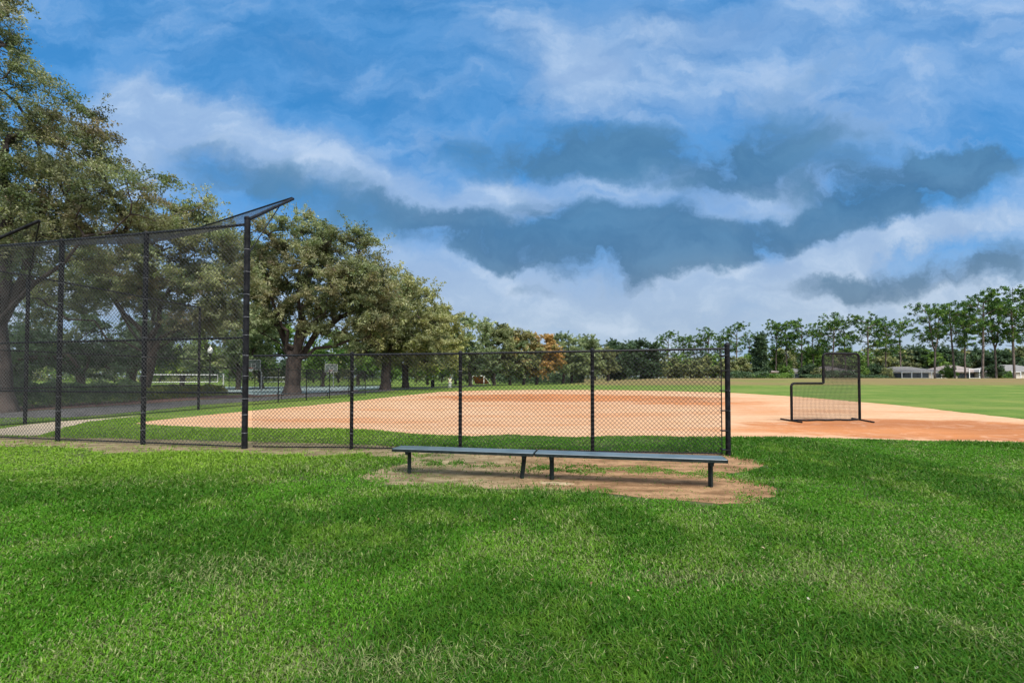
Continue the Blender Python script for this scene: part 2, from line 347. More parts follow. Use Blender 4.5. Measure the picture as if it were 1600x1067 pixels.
def dirt_mat():
    m, q, bs = mat('infield_clay', 0.95, 0, 0.1)
    g = q.n('ShaderNodeNewGeometry').outputs['Position']
    s1 = q.noise(q.mapping(g, scale=(0.10, 0.42, 1), typ='POINT'), 1.0, 6, 0.62); s2 = q.noise(q.mapping(g, scale=(0.5, 2.4, 1), typ='POINT'), 1.0, 6, 0.7)
    fine = q.noise(g, 34, 5, 0.75); grit = q.noise(g, 7, 5, 0.7)
    c = q.mix(q.map(s2, 0.3, 0.7), (0.49, 0.285, 0.150), (0.58, 0.380, 0.235))
    acc = None
    for (px, py, rx, ry, a) in ((865,620.5,190,5.5,3.0),(770,625.5,60,1.6,.6),(1030,622,150,3.4,1.2),(1090,629,120,5,.9),(1400,660,160,7,1.1),(1450,668,240,14,2.3),(1600,676,260,14,2.4),(1300,672,150,8,.5),(1290,666,150,6,.45),(450,655,160,4,.35),(900,634,200,4,.25),(1000,646,300,5,.15),(1200,640,120,8,.25)):
        c0 = G(px, py); rx_ = rx * c0[1] / F; ry_ = ry * c0[1] ** 2 / (F * EYE)
        wv_ = q.vmath('MULTIPLY', q.vmath('SUBTRACT', q.noise(g, 0.8, 6, 0.65, out=1), (0.5,) * 3), (min(9, rx_ * 1.6), min(9, ry_ * 1.6), 0))
        mp = q.mapping(q.vmath('MULTIPLY', q.vmath('ADD', g, wv_), (1, 1, 0)), loc=(c0[0], c0[1], 0), scale=(rx_, ry_, 1))
        o = q.map(q.vmath('LENGTH', mp), 0.1, 1.3, a, 0); acc = o if acc is None else q.math('ADD', acc, o)
    wet = q.map(q.math('ADD', q.math('MULTIPLY', acc, q.map(s2, 0.32, 0.66, 0.35, 1.35)), q.math('MULTIPLY', q.math('SUBTRACT', s1, 0.42), 2.2)), 0.0, 0.95)
    c = q.mix(q.math('MULTIPLY', wet, 0.92), c, q.mix(q.map(s1, 0.4, 0.6), (0.29, 0.088, 0.022), (0.45, 0.158, 0.045)))
    rake = q.noise(q.mapping(g, rot=(0, 0, R(12)), scale=(0.5, 9.0, 1), typ='POINT'), 1.0, 5, 0.65)
    c = q.mix(q.map(rake, 0.42, 0.68, 0, 0.38), c, (0.40, 0.215, 0.115))
    c = q.mix(q.map(q.noise(g, 1.1, 6, 0.7, dist=1.5), 0.5, 0.68, 0, 0.35), c, (0.62, 0.43, 0.30))
    c = q.mix(q.map(grit, 0.46, 0.72, 0, 0.5), c, (0.36, 0.19, 0.10))
    c = q.mix(q.map(fine, 0.5, 0.72, 0, 0.45), c, (0.25, 0.13, 0.07))
    q.inp(bs, 'Base Color', c)
    bm = q.n('ShaderNodeBump'); bm.inputs['Strength'].default_value = 0.7; bm.inputs['Distance'].default_value = 0.03
    q.inp(bm, 'Height', q.math('ADD', q.math('ADD', fine, rake), q.math('MULTIPLY', grit, 1.6))); q.inp(bs, 'Normal', bm.outputs[0])
    return m
def worn_mat():
    m, q, bs = mat('worn_soil', 0.95, 0, 0.1)
    g = q.n('ShaderNodeNewGeometry').outputs['Position']; sp = q.n('ShaderNodeSeparateXYZ'); q.nt.links.new(g, sp.inputs[0])
    a = q.noise(q.mapping(g, scale=(0.7, 2.0, 1), typ='POINT'), 1.6, 6, 0.65); f_ = q.noise(g, 45, 5, 0.75); mdd = q.noise(g, 6, 6, 0.7)
    left = q.mix(q.map(a, 0.35, 0.65), (0.11, 0.095, 0.050), (0.27, 0.215, 0.125))
    right = q.mix(q.map(a, 0.35, 0.65), (0.16, 0.085, 0.040), (0.35, 0.210, 0.110))
    c = q.mix(q.map(q.math('ADD', sp.outputs[0], q.math('MULTIPLY', mdd, 1.0)), -0.8, 2.2), left, right)
    c = q.mix(q.map(mdd, 0.47, 0.66, 0, 0.75), c, (0.13, 0.080, 0.038))
    c = q.mix(q.map(f_, 0.52, 0.8, 0, 0.6), c, (0.13, 0.085, 0.045))
    c = q.mix(q.map(q.noise(g, 80, 3, 0.6), 0.6, 0.75, 0, 0.5), c, (0.50, 0.42, 0.28))
    q.inp(bs, 'Base Color', c)
    bm = q.n('ShaderNodeBump'); bm.inputs['Strength'].default_value = 0.9; bm.inputs['Distance'].default_value = 0.02
    q.inp(bm, 'Height', q.math('ADD', f_, q.math('MULTIPLY', mdd, 2.0))); q.inp(bs, 'Normal', bm.outputs[0])
    return m
M['clay'] = dirt_mat(); M['worn'] = worn_mat()
M['sand'] = noisy('sand', (0.27, 0.215, 0.14), (0.40, 0.325, 0.225), 2.5, 0.95, 0, 0.5, 20)
M['asphalt'] = noisy('asphalt', (0.045, 0.041, 0.038), (0.085, 0.079, 0.074), 1.5, 0.9, 0, 0.3, 20)
M['mulch'] = noisy('mulch', (0.06, 0.03, 0.022), (0.15, 0.07, 0.05), 5, 0.95, 0, 0.9, 12)
M['court'] = noisy('court', (0.14, 0.21, 0.18), (0.27, 0.31, 0.29), 0.12, 0.75)
p_dirt = sheet('infield_dirt', DIRT, 0.004, M['clay'], 0.10)
p_worn = sheet('worn_soil', BENCHDIRT, 0.004, M['worn'], 0.12)
p_sand = sheet('sand', SAND, 0.008, M['sand'], 0.08)
sheet('path', PATH, 0.012, M['asphalt'], 0.03)
sheet('mulch_bed', MULCH, 0.016, M['mulch'], 0.05)
sheet('sports_court', COURT, 0.020, M['court'], 0.0)

# ------------------------------------------------------------------ grass blades (stuff)
def grass():
    N = 1250000
    # density falls with distance; y drawn so that screen density is even
    t = rng.random(N); y = 1.9 * (17.5 / 1.9) ** t
    hw = 1.22 * y + 3.2
    x = (rng.random(N) * 2 - 1) * hw
    keep = rng.random(N) < (0.45 + 0.75 * sstep(vnoise(x * 2.3, y * 2.3) * 0.6 + fbm(x * 0.8, y * 0.8) * 0.5, 0.25, 0.6))
    jx = rng.normal(0, 0.11, N) + (vnoise(x * 3, y * 3) - .5) * .5; jy = rng.normal(0, 0.10, N) + (vnoise(x * 3 + 50, y * 3) - .5) * .45
    ind = inpoly(x, y + rng.normal(0, .04, N), p_dirt) ; inw = inpoly(x + jx, y + jy, p_worn); ins = inpoly(x, y, p_sand)
    keep &= ~ind & ~ins
    # sparse remaining grass on the worn soil, thicker where the photo has tufts
    dens = np.zeros(N)
    for (px, py, rx, ry, a) in ((960,734.5,100,4.2,2.2),(1036,736,20,4,2.0),(1095,739,36,4,2.0),(1150,743,50,6,1.6),(885,731,45,3.6,1.5),(690,724,60,4,.9),(760,727,60,4,.3),(620,738,40,8,.25),(650,750,120,8,.10),(300,700,320,8,.18),(60,694,140,6,.15),(860,744,60,4,.12),(640,713,60,5,.4),(450,706,150,4,.35)):
        c0 = G(px, py); rx_ = rx * c0[1] / F; ry_ = ry * c0[1] ** 2 / (F * EYE)
        dens = np.maximum(dens, a * np.exp(-(((x - c0[0]) / rx_) ** 2 + ((y - c0[1]) / ry_) ** 2)))
    dens = np.maximum(dens, 0.03) * sstep(fbm(x * 5, y * 5, 3), 0.35, 0.6) * 1.5
    keep &= ~inw | (rng.random(N) < dens)
    x = x[keep]; y = y[keep]; inw = inw[keep]; n = len(x)
    big = fbm(x * 0.45 + 4, y * 0.45, 4); med = fbm(x * 1.6, y * 1.6 + 8, 3)
    lush = sstep(big, 0.40, 0.62)
    far = sstep(y, 7.5, 11)
    H = (0.018 + 0.024 * rng.random(n)) * (0.75 + 0.7 * lush) * (1 + 0.015 * y) * np.where(inw, 0.75, 1)
    W = (0.0016 + 0.0012 * rng.random(n)) * (1 + 0.24 * y)
    az = rng.random(n) * 2 * np.pi; bend = 0.35 + 1.1 * rng.random(n)
    dx, dy = np.cos(az), np.sin(az); sa = az + np.pi / 2 + rng.normal(0, 0.5, n); sx, sy = np.cos(sa) * W, np.sin(sa) * W
    z0 = np.zeros(n)
    b0 = np.stack([x - sx, y - sy, z0], 1); b1 = np.stack([x + sx, y + sy, z0], 1)
    m_ = np.stack([x + dx * H * bend * 0.35, y + dy * H * bend * 0.35, H * 0.62], 1)
    s3 = np.stack([sx, sy, z0], 1) * 0.8
    tip = np.stack([x + dx * H * bend, y + dy * H * bend, H * (1.0 - 0.28 * bend * rng.random(n))], 1)
    V = np.stack([b0, b1, m_ + s3, m_ - s3, tip], 1).reshape(-1, 3)
    o = np.arange(n)[:, None] * 5
    fl = np.concatenate([o + np.array([[0, 1, 2, 3]]), o + np.array([[3, 2, 4]])], 1).ravel()
    sizes = np.tile([4, 3], n)
    # colour of the blades themselves
    deep = np.array([0.012, 0.068, 0.003]); mid_ = np.array([0.050, 0.172, 0.007]); light = np.array([0.185, 0.305, 0.030]); straw = np.array([0.23, 0.27, 0.105])
    k = rng.random(n)[:, None]
    left_far = (sstep(y, 6.0, 9.0) * sstep(-x, 0.5, 5))[:, None]
    c = mid_ + (deep - mid_) * (np.clip(lush * 1.15, 0, 1))[:, None] * (0.5 + 0.5 * k)
    c = c + (light - c) * (np.clip(0.42 * k ** 2.2 + 1.0 * left_far * rng.random(n)[:, None] ** 0.5 + 0.25 * sstep(med, 0.55, 0.75)[:, None], 0, 1))
    patch = sstep(med * 0.55 + (1 - big) * 0.55, 0.50, 0.72) 
    dryp = 0.05 + 0.22 * patch
    for (px, py, rx, ry, a) in ((330,900,130,25,.35),(1120,905,160,14,.35),(560,1050,120,30,.3),(480,880,90,20,.25),(1330,900,120,30,.2),(700,1040,200,30,.25),(1450,830,90,20,.15),(850,770,80,6,.3),(500,730,120,10,.25),(1560,1000,90,40,.25),(250,755,150,8,.2)):
        c0 = G(px, py); rx_ = rx * c0[1] / F; ry_ = ry * c0[1] ** 2 / (F * EYE)
        dryp = dryp + a * np.exp(-(((x - c0[0]) / rx_) ** 2 + ((y - c0[1]) / ry_) ** 2))
    st = (rng.random(n) < dryp)[:, None]
    c = np.where(st, straw * (0.5 + 0.7 * k), c)
    c *= (0.75 + 0.5 * rng.random(n))[:, None]
    me_ = fast_mesh('grass', V, fl, sizes, np.repeat(c, 5, 0))
    tag(link_mesh('grass', me_, M['blade']), 'short green lawn grass with straw coloured patches in front of the fence', 'grass', kind='stuff')
grass()

def litter():
    r_ = np.random.default_rng(15); n = 190; y = 2.2 * (13 / 2.2) ** r_.random(n); x = (r_.random(n) * 2 - 1) * (1.15 * y + .5)
    P_ = np.stack([x, y, 0.020 + 0.016 * r_.random(n)], 1); w_ = inpoly(x, y, p_worn) | inpoly(x, y, p_dirt); P_[w_, 2] = 0.010
    a = r_.random(n) * 6.28; t = r_.normal(0, .35, (n, 2)); L = (0.008 + 0.012 * r_.random(n)); Wd = L * (0.3 + .3 * r_.random(n))
    u_ = np.stack([np.cos(a), np.sin(a), t[:, 0]], 1); v_ = np.stack([-np.sin(a), np.cos(a), t[:, 1]], 1); up = np.array([0, 0, .004])
    V = np.stack([P_ - u_ * L[:, None], P_ - v_ * Wd[:, None] + up, P_ + u_ * L[:, None], P_ + v_ * Wd[:, None] + up], 1).reshape(-1, 3)
    cols = np.array([[0.42, 0.34, 0.20], [0.30, 0.18, 0.09], [0.20, 0.11, 0.06], [0.45, 0.42, 0.33]]); tn = cols[r_.choice(4, n, p=[.4, .25, .2, .15])]
    tag(link_mesh('fallen_leaves', fast_mesh('fallen_leaves', V, np.arange(4 * n), [4] * n, tn.repeat(4, 0)), M['blade']), 'scattered small dry leaves and specks lying on the lawn and soil', 'leaves', kind='stuff')
    # grit and small stones on the bare soil
    n = 900; q = G(880, 745); x = q[0] + r_.normal(0, 2.0, n); y = q[1] + r_.normal(0, 0.55, n); k = inpoly(x, y, p_worn); x = x[k]; y = y[k]; n = len(x)
    oc = np.array([[1, 0, 0], [0, 1, 0], [-1, 0, 0], [0, -1, 0], [0, 0, .7]]); s_ = 0.003 + 0.008 * r_.random(n) ** 3
    V = (np.stack([x, y, np.full(n, 0.003)], 1)[:, None] + oc[None] * s_[:, None, None] * (0.7 + .6 * r_.random((n, 5, 1)))).reshape(-1, 3)
    f_ = (np.arange(n)[:, None, None] * 5 + np.array([[0, 1, 4], [1, 2, 4], [2, 3, 4], [3, 0, 4]])[None]).reshape(-1)
    tag(link_mesh('grit', fast_mesh('grit', V, f_, [3] * (4 * n)), M['stone']), 'loose grit and pebbles on the bare soil round the bench', 'grit', kind='stuff')
litter()
# ------------------------------------------------------------------ chain-link lattice
def lattice(p00, p10, p11, p01, s=0.072, r=0.0028, square=False, sag=0.0, curved=False):
    p00, p10, p11, p01 = [np.array(p, float) for p in (p00, p10, p11, p01)]
    Wd = (np.linalg.norm(p10 - p00) + np.linalg.norm(p11 - p01)) / 2; Hh = (np.linalg.norm(p01 - p00) + np.linalg.norm(p11 - p10)) / 2
    segs = []
    if square:
        for a in np.arange(s / 2, Wd, s): segs.append((a, 0, a, Hh))
        for a in np.arange(s / 2, Hh, s): segs.append((0, a, Wd, a))
    else:
        for k in np.arange(-Hh, Wd, s):
            u0, v0 = (k, 0) if k >= 0 else (0, -k); u1, v1 = (k + Hh, Hh) if k + Hh <= Wd else (Wd, Wd - k)
            if u1 > u0: segs.append((u0, v0, u1, v1))
        for k in np.arange(0, Wd + Hh, s):
            u0, v0 = (k, 0) if k <= Wd else (Wd, k - Wd); u1, v1 = (k - Hh, Hh) if k - Hh >= 0 else (0, k)
            if u0 > u1: segs.append((u0, v0, u1, v1))
    S = np.array(segs); u_ = S[:, [0, 2]] / Wd; v_ = S[:, [1, 3]] / Hh
    if (square and sag) or curved:
        T = np.linspace(0, 1, 9)
        u_ = S[:, 0:1] / Wd * (1 - T) + S[:, 2:3] / Wd * T; v_ = S[:, 1:2] / Hh * (1 - T) + S[:, 3:4] / Hh * T
    Pm = (p00 * ((1 - u_) * (1 - v_))[..., None] + p10 * (u_ * (1 - v_))[..., None] + p11 * (u_ * v_)[..., None] + p01 * ((1 - u_) * v_)[..., None])
    nrm = np.cross(p10 - p00, p01 - p00); nrm /= np.linalg.norm(nrm)
    if sag: Pm = Pm + nrm * (sag * np.sin(np.pi * u_) * np.sin(np.pi * np.clip(v_, 0, 1)))[..., None]
    K = Pm.shape[1]
    t = Pm[:, -1] - Pm[:, 0]; t /= np.linalg.norm(t, axis=1)[:, None] + 1e-9
    a = np.cross(t, nrm)
    ring = [nrm * r * math.cos(q) + a * r * math.sin(q) for q in (0, 2.094, 4.189)]
    V = np.stack([Pm + g[:, None] for g in ring], 2)      # strands, K, 3, xyz
    n = len(S); V = V.reshape(n * K * 3, 3)
    base = (np.arange(n) * K * 3)[:, None, None, None] + (np.arange(K - 1) * 3)[None, :, None, None]
    loc = np.array([[0, 1, 4, 3], [1, 2, 5, 4], [2, 0, 3, 5]])[None, None]
    fq = (base + loc).reshape(-1, 4)
    return V, fq
def mesh_panel(name, quads, m, parent, **k):
    VV = []; FF = []; o = 0
    for qd in quads:
        V, fq = lattice(*qd, **k); VV.append(V); FF.append(fq + o); o += len(V)
    FF = np.concatenate(FF); VV = np.concatenate(VV)
    return link_mesh(name, fast_mesh(name, VV, FF.ravel(), [4] * len(FF)), m, parent)
def tri_lattice(a, b_, c_, s, r):
    a, b_, c_ = [np.array(q, float) for q in (a, b_, c_)]
    ux = (b_ - a) / np.linalg.norm(b_ - a); nrm = np.cross(ux, c_ - a); nrm /= np.linalg.norm(nrm); uy = np.cross(nrm, ux)
    T = [np.array([(q - a) @ ux, (q - a) @ uy]) for q in (a, b_, c_)]; segs = []
    for sg in (1, -1):
        n2 = np.array([1.0, -sg]); vals = [t @ n2 for t in T]
        for k in np.arange(min(vals) + s / 2, max(vals), s):
            pts = []
            for i in range(3):
                p, q = T[i], T[(i + 1) % 3]; f0, f1_ = p @ n2 - k, q @ n2 - k
                if f0 * f1_ < 0: pts.append(p + (q - p) * f0 / (f0 - f1_))
            if len(pts) == 2: segs.append([a + ux * p[0] + uy * p[1] for p in pts])
    V = []; FQ = []
    for i, (p, q) in enumerate(segs):
        t = q - p; t /= np.linalg.norm(t) + 1e-9; x = np.cross(t, nrm)
        for e in (p, q):
            for an in (0, 2.094, 4.189): V.append(e + (nrm * math.cos(an) + x * math.sin(an)) * r)
        o = 6 * i; FQ += [(o, o + 1, o + 4, o + 3), (o + 1, o + 2, o + 5, o + 4), (o + 2, o, o + 3, o + 5)]
    return np.array(V), np.array(FQ)
def tri_panel(name, tris, m, parent, s, r):
    VV = []; FF = []; o = 0
    for t in tris:
        V, f = tri_lattice(*t, s, r); VV.append(V); FF.append(f + o); o += len(V)
    FF = np.concatenate(FF); return link_mesh(name, fast_mesh(name, np.concatenate(VV), FF.ravel(), [4] * len(FF)), m, parent)
def A3(p, z): return np.array([p[0], p[1], z])
def post(parent, p, h, r, ties=(), side=None, cap=True, name='post'):
    mb = MB(); mb.lathe((p[0], p[1], -0.05), [(r, 0), (r, h + 0.05)] + ([(r * 1.12, h + 0.05), (r * 1.12, h + 0.08), (r * 0.75, h + 0.105), (r * .2, h + 0.115)] if cap else []), 14)
    po = mb.build(name, M['black_pipe'], parent, True)
    for z in ties:
        t = MB(); t.lathe((p[0], p[1], z), [(r + 0.001, -0.004), (r + 0.004, -0.002), (r + 0.004, 0.002), (r + 0.001, 0.004)], 12)
        t.build('tie_wire', M['tie'], po)
    return po
def rail(parent, p0, p1, r=0.023, name='rail'):
    return MB().tube([p0, p1], r, 10).build(name, M['rail'], parent, True)

# near low fence (dugout side)
low_px = [(388, 700.5, 0), (549, 702, 1), (719, 705, 2), (926, 708, 3), (1138, 712, 4)]
LP = [G(a, c_) for a, c_, _ in low_px]
LT = [2.04, 2.06, 2.07, 2.11, 2.14]
fe = empty('chain_link_fence', LP[2]); tag(fe, 'low black chain link fence with four bays directly behind the bench', 'fence')
loc0 = np.array(LP[2])
LPl = [p - loc0 for p in LP]
for i in range(1, 5):
    ties = [0.35, 0.8, 1.25, 1.7] if i < 4 else [1.95, 1.55, 1.15, 0.75, 0.35, 0.1]
    post(fe, LPl[i], LT[i] + (0.0 if i < 4 else 0.06), 0.038 if i < 4 else 0.050, ties if i < 4 else (1.3, .9))
for i in range(4):
    a, c_ = LPl[i], LPl[i + 1]
    d = (c_ - a) / np.linalg.norm(c_ - a)
    a2 = a + d * (0.10 if i == 0 else 0.0); c2_ = c_ - d * (0.13 if i == 3 else 0.0)
    fr = (c2_ - a)[0] / (c_ - a)[0]; t2 = LT[i] + (LT[i + 1] - LT[i]) * fr
    rail(fe, A3(a2, LT[i]), A3(c_, LT[i + 1]), 0.024, 'top_rail')
    rail(fe, A3(a2, 0.045), A3(c2_, 0.045), 0.014, 'bottom_rail')
    nrm = np.array([-d[1], d[0], 0]) * -0.045
    mesh_panel('wire_mesh', [(A3(a2, 0.03) + nrm, A3(c2_, 0.03) + nrm, A3(c2_, t2) + nrm, A3(a2, LT[i]) + nrm)], M['wire'], fe, s=0.088, r=0.0046)
# tension bar and bands beside the end post
dE = (LPl[4] - LPl[3]) / np.linalg.norm(LPl[4] - LPl[3]); tb = LPl[4] - dE * 0.12
MB().box((tb[0], tb[1] , 1.08), (0.02, 0.008, 2.05), math.atan2(dE[1], dE[0])).build('tension_bar', M['rail'], fe)
for z in (0.12, 0.5, 0.9, 1.3, 1.7, 2.0):
    MB().box((tb[0] + 0.06 * dE[0], tb[1] + 0.06 * dE[1], z), (0.15, 0.112, 0.022), math.atan2(dE[1], dE[0]), 0.003).build('tension_band', M['rail'], fe)

# backstop
BH = 4.88
N0, N1, N2 = G(382, 701), G(223, 694.5), G(90, 689.2)
dN = (N2 - N0) / np.linalg.norm(N2 - N0)
N3 = N2 + dN * 2.75; N4 = N3 + np.array([-3.0, 1.5, 0]); N5 = G(39, 663.5); N6 = G(310, 640.5)
N5b = N5 * 0.5 + N6 * 0.5
bs_ = empty('backstop', N0); o0 = np.array(N0); tag(bs_, 'tall black chain link backstop with angled hood behind home plate at the left', 'backstop')
chain = [N0, N1, N2, N3, N4, N5, N5b, N6]
rad = [0.062, 0.05, 0.05, 0.05, 0.06, 0.05, 0.05, 0.055]
BHs = [5.08, 4.95, 4.95, 4.95, 4.95, 4.95, 4.95, 4.95]
for i, p in enumerate(chain):
    if i == 6: continue
    q = p - o0
    post(bs_, q, BHs[i], rad[i], (0.35, 0.75, 1.1, 1.6, 2.05, 2.5, 2.9, 3.4, 3.9, 4.4) if i in (0, 1, 2) else ())
for i in range(len(chain) - 1):
    a, c_ = chain[i] - o0, chain[i + 1] - o0
    if i in (5,): a, c_ = chain[5] - o0, chain[7] - o0
    if i == 6: continue
    d = (c_ - a) / np.linalg.norm(c_ - a); off = np.array([-d[1], d[0], 0]) * 0.06
    for z, r_ in ((4.96, 0.03), (2.44, 0.026), (1.22, 0.024), (0.05, 0.016)):
        rail(bs_, A3(a, z), A3(c_, z), r_, 'rail')
    for z0, z1, zz in ((0.03, 2.44, 0), (2.44, 4.96, 1)):
        mesh_panel('wire_mesh', [(A3(a, z0) + off, A3(c_, z0) + off, A3(c_, z1) + off, A3(a, z1) + off)], M['wire_grey'], bs_, s=0.100 if i < 3 else 0.12, r=0.0040 if i < 3 else 0.0038)
# hood: outer rail, arm, brace and mesh
A_ = at(458, 311, 12.3) - o0; Ab = np.array([0, 0, 5.06])
MB().tube([Ab, A_], 0.036, 12).build('hood_arm', M['black_pipe'], bs_, True)
MB().tube([Ab + (A_ - Ab) * 0.68, np.array([0, 0, 4.25])], 0.012, 8).build('hood_brace', M['rail'], bs_, True)
B_ = np.array([-13.1, 16.4, A_[2]]) - A3(o0, 0)
MB().tube([A_ + np.array([-0.03, 0, 0.03]), B_], 0.024, 8).build('hood_rail', M['rail'], bs_, True)
tri_panel('hood_mesh', [(np.array([0, 0, 4.97]), A_, B_), (np.array([0, 0, 4.96]), B_, A3(N3 - o0, 4.96))], M['wire'], bs_, 0.14, 0.0018)
T_ = at(62, 345, 14.0) - o0
MB().tube([A3(N4 - o0, 4.9), T_], 0.045, 12).build('hood_arm', M['black_pipe'], bs_, True)
MB().tube([T_, A3(N5 - o0, 4.85)], 0.02, 8).build('hood_brace', M['rail'], bs_, True)
mesh_panel('hood_mesh', [(A3(N4 - o0, 4.86), A3(N5 - o0, 4.86), T_ + np.array([0.5, 1.6, -.1]), T_)], M['wire'], bs_, s=0.14, r=0.0020, curved=True)

# far low fence
st0 = N6; ff = empty('chain_link_fence', st0); tag(ff, 'low black chain link fence on the far side of the infield running from the backstop', 'fence')
Fp = [np.array([-15.3 + (i * 0.36), st0[1] + i * 3.05, 0]) - A3(st0, 0) + np.array([0, 0, 0]) for i in range(7)]
Fp = [p - Fp[0] for p in Fp]
for i in range(7):
    if i: post(ff, Fp[i], 2.1, 0.032)
for i in range(6):
    rail(ff, A3(Fp[i], 2.08), A3(Fp[i + 1], 2.08), 0.02, 'top_rail'); rail(ff, A3(Fp[i], 0.06), A3(Fp[i + 1], 0.06), 0.016, 'bottom_rail')
    mesh_panel('wire_mesh', [(A3(Fp[i], 0.05), A3(Fp[i + 1], 0.05), A3(Fp[i + 1], 2.06), A3(Fp[i], 2.06))], M['wire'], ff, s=0.08, r=0.0026)

# ------------------------------------------------------------------ benches
def bench_section(name, p0, p1, zt=0.42, wd=0.34, legs=(0.12, 0.85), leans=(0, 0), slack=0.0):
    p0 = np.array(p0, float); p1 = np.array(p1, float); d = p1 - p0; L = np.linalg.norm(d[:2]); ang = math.atan2(d[1], d[0])
    root = empty(name, (p0[0], p0[1], 0), ang)
    s = MB()
    for k in range(1):
        s.box((L / 2, wd / 2, zt - 0.022), (L - 0.006, wd, 0.044), 0, 0.006)
    s.build('seat', M['bench'], root)
    for yy in (-0.003, wd + 0.003): MB().box((L / 2, yy, zt - 0.028), (L - 0.012, 0.006, 0.042)).build('shade_strip', M['bench_leg'], root)  # thin dark strips added along the plank sides, shade put in as colour
    for x_ in (0.004, L - 0.004):
        MB().box((x_, wd / 2, zt - 0.024), (0.006, wd + 0.004, 0.05), 0, 0.002).build('end_cap', M['bench_leg'], root)
    for k, t in enumerate(legs):
        x_ = L * t; m_ = MB()
        m_.tube([(x_ + leans[k], wd * 0.42, -0.06), (x_, wd * 0.42, zt - 0.05)], [0.034, 0.034], 4)
        m_.box((x_, wd * 0.5, zt - 0.056), (0.06, wd * 0.85, 0.02), 0, 0.003)
        lg = m_.build('leg', M['bench_leg'], root)
        MB().box((x_, wd * 0.10, zt - 0.075), (0.05, 0.012, 0.05), 0, 0.002).build('bracket', M['bench_leg'], lg)
    return root
zt = 0.42
f0 = G(612, 700.5, zt); f1 = G(1138, 718.3, zt); fm = f0 + (f1 - f0) * 0.458
b1 = bench_section('bench', f0, fm, legs=(0.105, 0.93), leans=(0.0, -0.05))
tag(b1, 'left half of the long dark green player bench, its inner leg leaning', 'bench', 'bench halves set end to end in front of the fence')
b2 = bench_section('bench', fm + (f1 - f0) * 0.003, f1, legs=(0.09, 0.925))
tag(b2, 'right half of the long dark green player bench, ending beside the fence end post', 'bench', 'bench halves set end to end in front of the fence')
fb0 = G(437, 618, 0.42); 
b3 = bench_section('bench', A3(G(437, 625), 0), A3(G(518, 620.5), 0), legs=(0.06, 0.5), leans=(0, 0))
MB().tube([(np.linalg.norm((G(437, 625) - G(518, 620.5))[:2]) * 0.94, 0.14, -0.05), (np.linalg.norm((G(437, 625) - G(518, 620.5))[:2]) * 0.94, 0.14, 0.37)], 0.034, 4).build('leg', M['bench_leg'], b3)
tag(b3, 'distant dark player bench behind the far low fence near the path', 'bench')
# stone slab near the bench
def slab():
    c0 = G(870, 756.5); pts = []
    r_ = np.random.default_rng(5)
    mb = MB(); n = 14; ring = []
    for k in range(n):
        a = 2 * math.pi * k / n; ring.append((0.235 * math.cos(a) * (0.85 + 0.3 * r_.random()), 0.07 * math.sin(a) * (0.8 + 0.4 * r_.random())))
    vsl = [(x, y, -0.02) for x, y in ring] + [(x, y, 0.012) for x, y in ring] + [(x * 0.9, y * 0.85, 0.022) for x, y in ring]
    fs = [tuple(2 * n + k for k in range(n))]
    for l in (0, 1):
        for k in range(n): j = (k + 1) % n; fs.append((l * n + k, l * n + j, (l + 1) * n + j, (l + 1) * n + k))
    o = mb.add(vsl, fs).build('flat_stone', M['stone']); o.location = (c0[0], c0[1], 0.0); o.rotation_euler = (R(3), 0, R(-8))
    tag(o, 'flat tan stone slab in the worn soil under the middle of the bench', 'stone')
slab()

# ------------------------------------------------------------------ pitching screen
def lscreen():
    pL = G(1237, 658.5); pR = G(1343.5, 657.5); d = pR - pL; Wd = np.linalg.norm(d); ang = math.atan2(d[1], d[0])
    root = empty('pitching_screen', pL, ang); tag(root, 'black L-shaped pitching screen with padded frame standing on the infield dirt', 'pitching screen')
    Hh = (657.5 - 552.5) / (67.5) * EYE; h2 = 1.36; xn = Wd * (1287 - 1237) / (1343.5 - 1237)
    def arc(c, r_, a0, a1, n=6): return [(c[0] + r_ * math.cos(R(a0 + (a1 - a0) * k / n)), 0, c[1] + r_ * math.sin(R(a0 + (a1 - a0) * k / n))) for k in range(n + 1)]
    rr = 0.13
    path = [(0, 0, 0.04)] + arc((rr, h2 - rr), rr, 180, 90) + arc((xn - 0.05, h2 + 0.05), 0.05, -90, 0, 4) + arc((xn + rr, Hh - rr), rr, 180, 90) + arc((Wd - rr, Hh - rr), rr, 90, 0) + [(Wd, 0, 0.04)]
    MB().tube(path, 0.042, 10).build('padded_frame', M['padding'], root, True)
    wob = [(Wd * t, 0.0, 0.045 + 0.012 * math.sin(t * 21)) for t in np.linspace(0, 1, 15)]
    MB().tube(wob, 0.03, 8).build('bottom_bar', M['padding'], root, True)
    for (a, c_) in ((G(1220, 655.5), G(1253, 661)), (G(1331, 654.5), G(1365.5, 660.8))):
        q0, q1 = [np.array(Matrix.Rotation(-ang, 3, 'Z') @ Vector(tuple(p - pL))) for p in (a, c_)]
        MB().tube([A3(q0, 0.03), A3(q1, 0.03)], 0.028, 8).build('foot', M['padding'], root, True)
    e = 0.03
    mesh_panel('net', [((e, 0, 0.05), (Wd - e, 0, 0.05), (Wd - e, 0, h2 - e), (e, 0, h2 - e)), ((xn + e, 0, h2 - e), (Wd - e, 0, h2 - e), (Wd - e, 0, Hh - e), (xn + e, 0, Hh - e))], M['net'], root, s=0.049, r=0.0043, square=True, sag=0.05)
    mesh_panel('upper_net', [((xn + e, -0.03, h2 + 0.12), (Wd - e, -0.03, h2 + 0.12), (Wd - e, -0.03, Hh - e), (xn + e, -0.03, Hh - e))], M['net'], root, s=0.047, r=0.0046, square=True, sag=-0.03)
lscreen()

